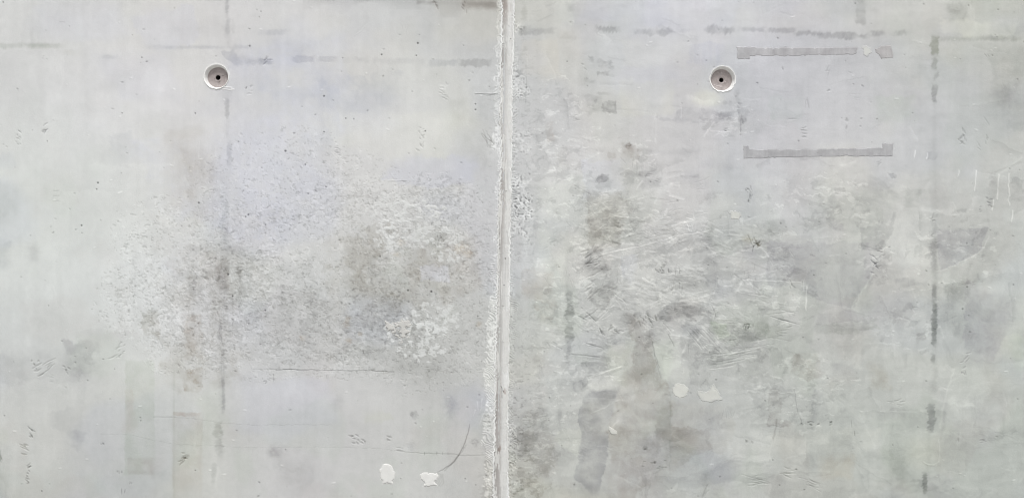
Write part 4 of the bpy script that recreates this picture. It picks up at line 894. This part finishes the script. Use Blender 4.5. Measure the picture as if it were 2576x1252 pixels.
patch([(1690,977),(1698,965),(1712,962),(1728,970),(1734,984),(1724,998),(1710,1003),(1696,996)], 'plaster_patch', (211,212,205), 4.0, 7, .12, 'round pale filler disc low on the right bay', .08, .95, feather=4)
patch([(1752,980),(1776,984),(1796,964),(1806,976),(1818,1004),(1790,1012),(1762,1008)], 'plaster_patch', (211,212,205), 4.0, 7, .12, 'smeared pale filler patch right of the round disc', .08, .85, feather=8)
patch([(1532,1070),(1540,1074),(1554,1084),(1552,1094),(1536,1092),(1530,1080)], 'plaster_patch', (213,214,207), 1.8, 8, .7, 'small curled plaster dab beside the dark stain', .06, .85, feather=4)
patch([(2168,120),(2178,114),(2192,120),(2196,134),(2180,143),(2172,138)], 'plaster_patch', (211,212,205), 4.0, 7, .12, 'cream dab between the two upper tape strips', .06, .75, feather=8)
ell(1776, 248, 38, 18, (8,8,2), .6, .3, 20); ell(2325, 1135, 40, 40, (12,11,8), .7, .2, 20)
line([(2322,1160),(2335,1168),(2350,1168),(2362,1160)], .8, (14,14,13), 1, .6, h=.4); line([(2322,1163),(2336,1171),(2351,1171)], .6, (-18,-18,-18), 1, .6)
line([(2360,1100),(2364,1130),(2360,1160)], 1.2, (8,8,8), 1.2, 1.5, h=.2)

# halo of chipped cement round the tie holes
HOLES = [((544.3, 193.0), 30.5, 25.2, 5.6), ((1817.7, 199.2), 32.0, 26.0, 5.2)]
for i, ((cx, cy), Ro, Ri, rb) in enumerate(HOLES):
    w = win(cx - 60, cy - 60, cx + 60, cy + 60); X, Y = XY(w); r = np.hypot(X - cx, Y - cy)
    rag = (f2(X, Y, 7, 3, 5 + i, .6) - .5) * (9 if i else 6)
    m = (1 - sstep(Ro + 1.5, Ro + 4, r + rag))
    add(w, m, (12, 12, 10)); relief(w, m, .25)

# ------------------------------------------------------------------ build meshes
def lin(c):
    c = np.clip(c, 0, 255) / 255.0
    return np.where(c <= .04045, c / 12.92, ((c + .055) / 1.055) ** 2.4)

PXZ_x = ((us - 1288.0) * S); PXZ_z = ZC + (626.0 - vsx) * S

def make_mesh(name, co, faces, colors=None, mat=None, smooth_=True, quads=True):
    me = bpy.data.meshes.new(name)
    co = np.ascontiguousarray(co, np.float32); n = len(co)
    me.vertices.add(n); me.vertices.foreach_set('co', co.ravel())
    faces = np.ascontiguousarray(faces, np.int32); k = faces.shape[1]
    me.loops.add(faces.size); me.loops.foreach_set('vertex_index', faces.ravel())
    me.polygons.add(len(faces))
    me.polygons.foreach_set('loop_start', np.arange(0, faces.size, k, dtype=np.int32))
    me.polygons.foreach_set('use_smooth', np.full(len(faces), smooth_, bool))
    me.update(calc_edges=True)
    if colors is not None:
        at = me.color_attributes.new('tone', 'FLOAT_COLOR', 'POINT')
        c = np.ones((n, 4), np.float32); c[:, :3] = colors
        at.data.foreach_set('color', c.ravel())
    if mat: me.materials.append(mat)
    return me

def link(name, me, parent=None, label=None):
    o = bpy.data.objects.new(name, me)
    scene.collection.objects.link(o)
    if parent: o.parent = parent
    if label: o['label'] = label
    return o

def concrete_mat(name, rough=.88, tint=(1, 1, 1), use_tone=True, base=(.4, .4, .39), grain=.07, bump=.35):
    m = bpy.data.materials.new(name); m.use_nodes = True
    n = m.node_tree; N = n.nodes; L = n.links
    bs = N['Principled BSDF']; bs.inputs['Roughness'].default_value = rough
    bs.inputs['Specular IOR Level'].default_value = .25
    tc = N.new('ShaderNodeTexCoord')
    no = N.new('ShaderNodeTexNoise'); no.inputs['Scale'].default_value = 420; no.inputs['Detail'].default_value = 5; no.inputs['Roughness'].default_value = .65
    L.new(tc.outputs['Object'], no.inputs['Vector'])
    mr_ = N.new('ShaderNodeMapRange'); mr_.inputs['From Min'].default_value = .3; mr_.inputs['From Max'].default_value = .7
    mr_.inputs['To Min'].default_value = 1 - grain; mr_.inputs['To Max'].default_value = 1 + grain
    L.new(no.outputs['Fac'], mr_.inputs['Value'])
    n3 = N.new('ShaderNodeTexNoise'); n3.inputs['Scale'].default_value = 38; n3.inputs['Detail'].default_value = 6; n3.inputs['Roughness'].default_value = .6
    L.new(tc.outputs['Object'], n3.inputs['Vector'])
    mr3 = N.new('ShaderNodeMapRange'); mr3.inputs['From Min'].default_value = .3; mr3.inputs['From Max'].default_value = .7
    mr3.inputs['To Min'].default_value = .975; mr3.inputs['To Max'].default_value = 1.025
    L.new(n3.outputs['Fac'], mr3.inputs['Value'])
    mu = N.new('ShaderNodeMath'); mu.operation = 'MULTIPLY'
    L.new(mr_.outputs[0], mu.inputs[0]); L.new(mr3.outputs[0], mu.inputs[1])
    vm = N.new('ShaderNodeVectorMath'); vm.operation = 'SCALE'
    if use_tone:
        at = N.new('ShaderNodeVertexColor'); at.layer_name = 'tone'
        L.new(at.outputs['Color'], vm.inputs[0])
    else:
        vm.inputs[0].default_value = base
    L.new(mu.outputs[0], vm.inputs['Scale'])
    L.new(vm.outputs[0], bs.inputs['Base Color'])
    bp = N.new('ShaderNodeBump'); bp.inputs['Strength'].default_value = bump; bp.inputs['Distance'].default_value = .0006
    n4 = N.new('ShaderNodeTexNoise'); n4.inputs['Scale'].default_value = 300; n4.inputs['Detail'].default_value = 6; n4.inputs['Roughness'].default_value = .7
    L.new(tc.outputs['Object'], n4.inputs['Vector'])
    L.new(n4.outputs['Fac'], bp.inputs['Height']); L.new(bp.outputs[0], bs.inputs['Normal'])
    return m

M_wall = concrete_mat('cast_concrete')
M_joint = concrete_mat('joint_mortar', .9, grain=.06, bump=.5)
M_plaster = concrete_mat('white_plaster', .92, grain=.03, bump=.3)
M_floor = concrete_mat('cup_floor_concrete', .9, grain=.10, bump=.6)
M_dark = concrete_mat('bore_dark', .95, use_tone=False, base=(.02, .018, .016))
M_ground = concrete_mat('paving_concrete', .9, use_tone=False, base=(.36, .355, .34), grain=.15)
M_asph = concrete_mat('asphalt', .9, use_tone=False, base=(.07, .07, .072), grain=.2)

TONE = (lin(col) * ALB).astype(np.float32)

wall = bpy.data.objects.new('concrete_wall', None)
wall.location = (0, 0, 0)
scene.collection.objects.link(wall)
wall['label'] = 'weathered grey cast concrete wall of two bays with tie holes and a ragged vertical joint'
wall['category'] = 'wall'
wall['kind'] = 'thing'

THICK = 0.25
def panel(c0, c1, label):
    nx = c1 - c0
    h = hgt[:, c0:c1]
    co = np.empty((NY, nx, 3), np.float32)
    co[..., 0] = PXZ_x[c0:c1][None, :]; co[..., 1] = -h * .001; co[..., 2] = PXZ_z[:, None]
    idx = np.arange(NY * nx).reshape(NY, nx)
    q = np.stack([idx[:-1, :-1], idx[1:, :-1], idx[1:, 1:], idx[:-1, 1:]], -1).reshape(-1, 4)
    uc = (us[c0:c1 - 1] + us[c0 + 1:c1]) / 2; vc = (vsx[:-1] + vsx[1:]) / 2
    UC, VC = np.meshgrid(uc, vc)
    keepq = np.ones(UC.shape, bool)
    for ((cx, cy), Ro, Ri, rb) in HOLES:
        keepq &= np.hypot(UC - cx, VC - cy) > Ro
    q = q[keepq.ravel()]
    # thickness: back sheet and the four edges
    ring = np.concatenate([idx[0, :], idx[1:, -1], idx[-1, :-1][::-1], idx[1:-1, 0][::-1]])
    base = NY * nx
    back = co.reshape(-1, 3)[ring].copy(); back[:, 1] = THICK
    nring = len(ring); b = base + np.arange(nring)
    side = np.stack([ring, np.roll(ring, -1), np.roll(b, -1), b], -1)
    x0, x1 = PXZ_x[c0], PXZ_x[c1 - 1]; z0, z1 = PXZ_z[-1], PXZ_z[0]
    bc = base + nring
    backq = np.array([[bc, bc + 1, bc + 2, bc + 3]])
    corners = np.array([(x0, THICK, z0), (x0, THICK, z1), (x1, THICK, z1), (x1, THICK, z0)], np.float32)
    allco = np.concatenate([co.reshape(-1, 3), back, corners])
    cc = TONE[:, c0:c1].reshape(-1, 3)
    allcol = np.concatenate([cc, cc[ring], np.full((4, 3), .4, np.float32)])
    me = make_mesh('panel', allco, np.concatenate([q, side, backq]), allcol, M_wall)
    return link('panel', me, wall, label)
panel(0, SPLIT + 1, 'left cast bay, pale and pitted with flaking skin in the middle')
panel(SPLIT, NX, 'right cast bay, darker with trowel marks and grey stains')

# patches: thin raised shells with their own edges
for (name, w, m, th, label) in patches:
    ys, xs_ = w
    r0, c0 = ys.start, xs_.start
    H = hgt[w]; ny, nx = m.shape
    mq = m[:-1, :-1] & m[1:, :-1] & m[1:, 1:] & m[:-1, 1:]
    used = np.zeros((ny, nx), bool)
    used[:-1, :-1] |= mq; used[1:, :-1] |= mq; used[1:, 1:] |= mq; used[:-1, 1:] |= mq
    ids = -np.ones((ny, nx), int); n = used.sum(); ids[used] = np.arange(n)
    X_ = np.broadcast_to(PXZ_x[xs_][None, :], (ny, nx)); Z_ = np.broadcast_to(PXZ_z[ys][:, None], (ny, nx))
    Hs = H if th.max() < .5 else H * .35 + .1
    top = np.stack([X_, -(np.maximum(Hs + th, H + .06)) * .001, Z_], -1)[used]
    bot = np.stack([X_, -(H - .1) * .001, Z_], -1)[used]
    q = np.stack([ids[:-1, :-1], ids[1:, :-1], ids[1:, 1:], ids[:-1, 1:]], -1)[mq]
    # boundary edges
    e = np.concatenate([q[:, [0, 1]], q[:, [1, 2]], q[:, [2, 3]], q[:, [3, 0]]])
    key = e[:, 0].astype(np.int64) * n + e[:, 1]; rkey = e[:, 1].astype(np.int64) * n + e[:, 0]
    be = e[~np.isin(key, rkey)]
    side = np.stack([be[:, 1], be[:, 0], be[:, 0] + n, be[:, 1] + n], -1)
    c = TONE[w][used]
    me = make_mesh(name, np.concatenate([top, bot]), np.concatenate([q, side]), np.concatenate([c, c]), M_plaster if 'plaster' in name else M_wall)
    link(name, me, wall, label)

# ------------------------------------------------------------------ the joint: a ragged mortar strip
nt_, nv_ = 64, 1700
tt = np.linspace(0, 1, nt_); vv = np.concatenate([np.linspace(V_TOP, -20, 60, endpoint=False), np.linspace(-20, 1272, nv_), np.linspace(1272, V_BOT, 61)[1:]])
T_, VV = np.meshgrid(tt, vv)
T_ = T_.astype(np.float32); VV = VV.astype(np.float32)
jl = lut(JL, vv)[:, None]; jr = lut(JR, vv)[:, None]
rl = (n2(np.zeros_like(VV[:, :1]), VV[:, :1], 4, 1) - .5) * 4.0 + (n2(np.zeros_like(VV[:, :1]), VV[:, :1], 40, 3) - .5) * 3
rr = (n2(np.zeros_like(VV[:, :1]) + 50, VV[:, :1], 4, 1) - .5) * 3.6 + (n2(np.zeros_like(VV[:, :1]) + 50, VV[:, :1], 40, 3) - .5) * 2.5
UL = jl - 2 + rl; UR = jr + 2 + rr
UU = UL + (UR - UL) * T_
prof = np.interp(T_, [0, .03, .08, .13, .2, .35, .6, .74, .84, .92, .965, 1], [-.4, 1.2, 2.0, 1.7, 1.0, .55, .6, 1.0, 1.5, 2.3, 1.6, -.4]).astype(np.float32)
stv = f2(UU * 1.0, VV * .05, 3.2, 3, 12, .6) - .5
fl1 = f2(UU * .9, VV * .11, 5.5, 4, 21, .6)
zone_r = sstep(.48, .72, T_) * (1 - sstep(.9, .95, T_)); zone_l = sstep(.05, .12, T_) * (1 - sstep(.2, .32, T_))
flv = lut([(-300,.2),(0,.15),(60,.35),(110,.15),(150,.55),(210,.9),(300,.75),(370,.6),(420,.5),(560,.55),(640,.8),(760,.5),(830,.6),(900,.2),(970,.5),(1020,.8),(1100,.7),(1252,.75),(1500,.5)], VV)
t = .585 - .19 * flv * zone_r - .12 * flv * zone_l
t = t + .02
flk = sstep(t, t + .025, fl1)
hj = prof + stv * .35 + flk * .45 + (f2(UU, VV, 8, 3, 31) - .5) * .35
cj = np.empty(UU.shape + (3,), np.float32); cj[:] = (209, 209, 206)
shade = (f2(UU * .5, VV * .06, 7, 4, 35, .6) - .5)
cj += (shade * 46)[..., None] * np.array((1, 1.04, 1.06), np.float32)
wob_ = (n2(UU * .1, VV, 30, 13) - .5) * .06
warm = lut([(-300,.8),(0,.8),(50,.9),(100,.1),(160,.5),(210,.2),(330,.3),(400,.9),(560,.9),(640,.3),(800,.2),(900,.4),(980,1),(1130,.8),(1252,.7)], VV) * sstep(.12, .2, T_) * (1 - sstep(.4, .62, T_))
cj += warm[..., None] * np.array((-17, -20, -21), np.float32)
grv = sstep(.125, .16, T_ + wob_) * (1 - sstep(.3, .5, T_ + wob_)); cj += (grv * (.6 + .7 * f2(UU * .6, VV * .05, 6, 3, 77)))[..., None] * np.array((-14, -14.5, -14.5), np.float32); hj -= grv * .5
topdark = (1 - sstep(10, 60, VV)) * sstep(.1, .2, T_) * (1 - sstep(.6, .9, T_)); cj += topdark[..., None] * np.array((-14, -18, -20), np.float32)
band = sstep(.55, .8, T_) * (1 - sstep(.9, .96, T_)); cj += band[..., None] * 9
wob = (n2(UU * .3, VV, 5, 3) - .5) * .07 + (n2(UU * .1, VV, 17, 3) - .5) * .09 + (n2(UU * .1, VV, 70, 6) - .5) * .08
lb = sstep(0, .02, T_) * (1 - sstep(.10, .135, T_ + wob)); rb_ = sstep(.84, .875, T_ + wob) * (1 - sstep(.985, 1, T_))
edge_n = .95 + .5 * (f2(UU * .2, VV, 26, 3, 39) - .2)
m = np.clip(np.maximum(lb, rb_) * edge_n, 0, 1)[..., None]; cj = cj * (1 - m) + np.array((236, 237, 234), np.float32) * m
m = (flk * .85)[..., None]; cj = cj * (1 - m) + np.array((221, 221, 217), np.float32) * m
dkl = sstep(.135, .155, T_) * (1 - sstep(.17, .2, T_)) * sstep(.35, .6, n2(UU * .3, VV * .3, 12, 4)); cj += dkl[..., None] * -24
gl = np.clip(1 - np.abs(VV - 626) / 5000, 0, 1)
cj += (-(sstep(300, 1252, VV)) * 8)[..., None]
for (u, v, r) in [(1268,717,1.4),(1265,770,1.4),(1271,650,1.6),(1273,481,1.3),(1285,99,1.4),(1263,1,1)]:
    dd = np.hypot(UU - u, VV - v); mm = 1 - sstep(r * .5, r * 1.4, dd); cj += mm[..., None] * -110; hj -= mm * .5
# knobbly crack low on the strip
for seg in [((1263,1000),(1262,975),(1258,972)),((1258,965),(1263,976),(1267,985))]:
    dd = sd_line(UU, VV, seg); mm = 1 - sstep(.4, 1.6, dd); cj += mm[..., None] * -60; hj -= mm * .5
for (u, v, rx, ry) in [(1270,985,3.4,8),(1256,1130,4,10)]:
    dd = np.hypot((UU - u) / rx, (VV - v) / ry) + (n2(UU, VV, 4, 3) - .5); mm = 1 - sstep(.6, 1.2, dd); cj += mm[..., None] * np.array((-30, -36, -38), np.float32)
co = np.stack([(UU - 1288) * S, -hj * .001, ZC + (626 - VV) * S], -1)
nvv = len(vv)
idx = np.arange(nvv * nt_).reshape(nvv, nt_)
q = np.stack([idx[:-1, :-1], idx[1:, :-1], idx[1:, 1:], idx[:-1, 1:]], -1).reshape(-1, 4)
me = make_mesh('joint_strip', co.reshape(-1, 3), q, (lin(cj) * ALB).reshape(-1, 3), M_joint)
link('joint_strip', me, wall)

# ------------------------------------------------------------------ tie holes: cone-shaped cup, floor disc, bore
def ring_mesh(name, cx, cy, radii, hts, cols, mat, seed, seg=160, nr=None, side_=0, rag=None):
    """surface of revolution about the tie axis; rag = per-ring radius raggedness"""
    th = np.linspace(0, 2 * math.pi, seg, endpoint=False)
    rows, crow = [], []
    for i, (r, h_, c) in enumerate(zip(radii, hts, cols)):
        g = rag[i] if rag else 0
        cs, sn = np.cos(th), np.sin(th)
        nz = (f2((cs * 30 + 60 + seed).astype(np.float32), (sn * 30 + 60).astype(np.float32), 5, 3, 7, .7) - .5) * 2
        n_lo = (f2((cs * 30 + 60 + seed).astype(np.float32), (sn * 30 + 60).astype(np.float32), 26, 2, 9, .5) - .5) * 2
        rr_ = r + g * nz + (.8 * n_lo if r > 8 else 0)
        hh = h_ + .12 * g * nz
        lowlip = sstep(-.2, .5, -sn) if i in (1, 2) else 0
        hh = hh + lowlip * .9 * (1 + .4 * nz)
        rows.append(np.stack([(cx + rr_ * cs - 1288) * S, -np.full(seg, 1.0) * hh * .001, ZC + (626 - (cy - rr_ * sn)) * S], -1))
        cc = np.array(c, np.float32)[None] * np.ones((seg, 1)) + nz[:, None] * 6
        if i < 3: cc = cc + (np.array((238, 238, 235), np.float32) - cc) * sstep(-.25, .35, -sn + .25 * (sn * 0 + cs * side_))[:, None]  # lower rim whitened: light caught by the lip, painted into its colour
        crow.append(cc)
    co = np.concatenate(rows); c = np.concatenate(crow); n = len(radii)
    ix_ = np.arange(n * seg).reshape(n, seg)
    q = np.stack([ix_[:-1], ix_[1:], np.roll(ix_[1:], -1, 1), np.roll(ix_[:-1], -1, 1)], -1).reshape(-1, 4)
    return co, q, c

lab = ['tie hole of the left bay with two thin cement fins at its lower edge', 'tie hole of the right bay with a ragged chipped rim']
for i, ((cx, cy), Ro, Ri, rb) in enumerate(HOLES):
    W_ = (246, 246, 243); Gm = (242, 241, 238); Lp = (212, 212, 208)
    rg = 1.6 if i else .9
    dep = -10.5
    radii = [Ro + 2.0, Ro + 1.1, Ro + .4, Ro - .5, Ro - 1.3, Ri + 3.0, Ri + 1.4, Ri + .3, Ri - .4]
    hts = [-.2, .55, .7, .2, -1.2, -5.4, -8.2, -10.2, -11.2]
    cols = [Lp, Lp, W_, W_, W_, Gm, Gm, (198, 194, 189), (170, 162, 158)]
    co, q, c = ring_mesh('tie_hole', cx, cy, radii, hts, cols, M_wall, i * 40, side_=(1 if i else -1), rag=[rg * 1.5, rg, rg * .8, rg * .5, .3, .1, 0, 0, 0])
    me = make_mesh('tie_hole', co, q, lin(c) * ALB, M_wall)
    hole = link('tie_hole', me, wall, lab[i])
    # floor disc of the cup, a dense polar sheet with its own texture
    seg, nr = 140, 44
    th = np.linspace(0, 2 * math.pi, seg, endpoint=False); r = np.linspace(rb, Ri + .6, nr)
    TH, RR_ = np.meshgrid(th, r)
    xx = (cx + RR_ * np.cos(TH)).astype(np.float32); yy = (cy - RR_ * np.sin(TH)).astype(np.float32)
    nn = f2(xx, yy, 12, 4, 3 + i, .6) - .5
    hh = -10.4 + nn * 1.0 - .5 * (1 - sstep(rb, rb + 2.5, RR_)) + .35 * (1 - sstep(1.2, 2.2, np.abs(RR_ - rb - 4.5)))
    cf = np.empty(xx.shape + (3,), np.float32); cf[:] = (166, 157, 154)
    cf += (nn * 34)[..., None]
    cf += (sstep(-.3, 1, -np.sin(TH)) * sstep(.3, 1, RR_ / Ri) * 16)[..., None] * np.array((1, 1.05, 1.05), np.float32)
    spots = [(4, 9, 3, 2), (12, -4, 3, 1.5), (-8, 3, 2, 2), (2, 12, 5, 1.6)] if i == 0 else [(-9, -19, 2.2, 1.8), (9, 4, 2.6, 2.2), (4, 7, 2.4, 1.6), (-11, 15, 3, 1.6), (-2, 16, 5, 4), (-17, 12, 1.6, 1.4), (1, -18, 2.2, 2)]
    for (dx, dy, a_, b_) in spots:
        dd = np.hypot((xx - cx - dx) / a_, (yy - cy - dy) / b_) + (n2(xx, yy, 3, 5) - .5) * .8
        mm = 1 - sstep(.6, 1.1, dd)
        sgn = -22 if i == 0 else 24
        cf += (mm * sgn)[..., None]; hh += mm * (.5 if i else -.4)
    co = np.stack([(xx - 1288) * S, -hh * .001, ZC + (626 - yy) * S], -1).reshape(-1, 3)
    ix_ = np.arange(nr * seg).reshape(nr, seg)
    q = np.stack([ix_[:-1], np.roll(ix_[:-1], -1, 1), np.roll(ix_[1:], -1, 1), ix_[1:]], -1).reshape(-1, 4)
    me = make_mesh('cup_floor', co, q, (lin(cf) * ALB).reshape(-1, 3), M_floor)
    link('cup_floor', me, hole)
    # bore of the tie rod
    seg = 40
    radii = [rb + .4, rb * .98, rb * .94, rb * .92, .05]
    hts = [-10.55, -11.2, -30, -95, -95]
    co, q, c = ring_mesh('bore', cx, cy, radii, hts, [(60, 50, 45)] * 5, M_dark, 3, seg=seg)
    me = make_mesh('bore', co, q, None, M_dark)
    link('bore', me, hole)

# ------------------------------------------------------------------ ground in front of the wall (below the frame) out to the horizon
def slab(name, x0, x1, y0, y1, z, mat, kind, n=2):
    xs_ = np.linspace(x0, x1, n); ys_ = np.linspace(y0, y1, n)
    co = np.array([(a, b, z) for b in ys_ for a in xs_], np.float32)
    idx = np.arange(n * n).reshape(n, n)
    q = np.stack([idx[:-1, :-1], idx[:-1, 1:], idx[1:, 1:], idx[1:, :-1]], -1).reshape(-1, 4)
    o = link(name, make_mesh(name, co, q, None, mat, False)); o['kind'] = kind; return o
slab('ground', -600, 600, -600, 600, -.004, M_ground, 'structure')
slab('pavement', -40, 40, -5, -.005, 0, M_ground, 'structure')
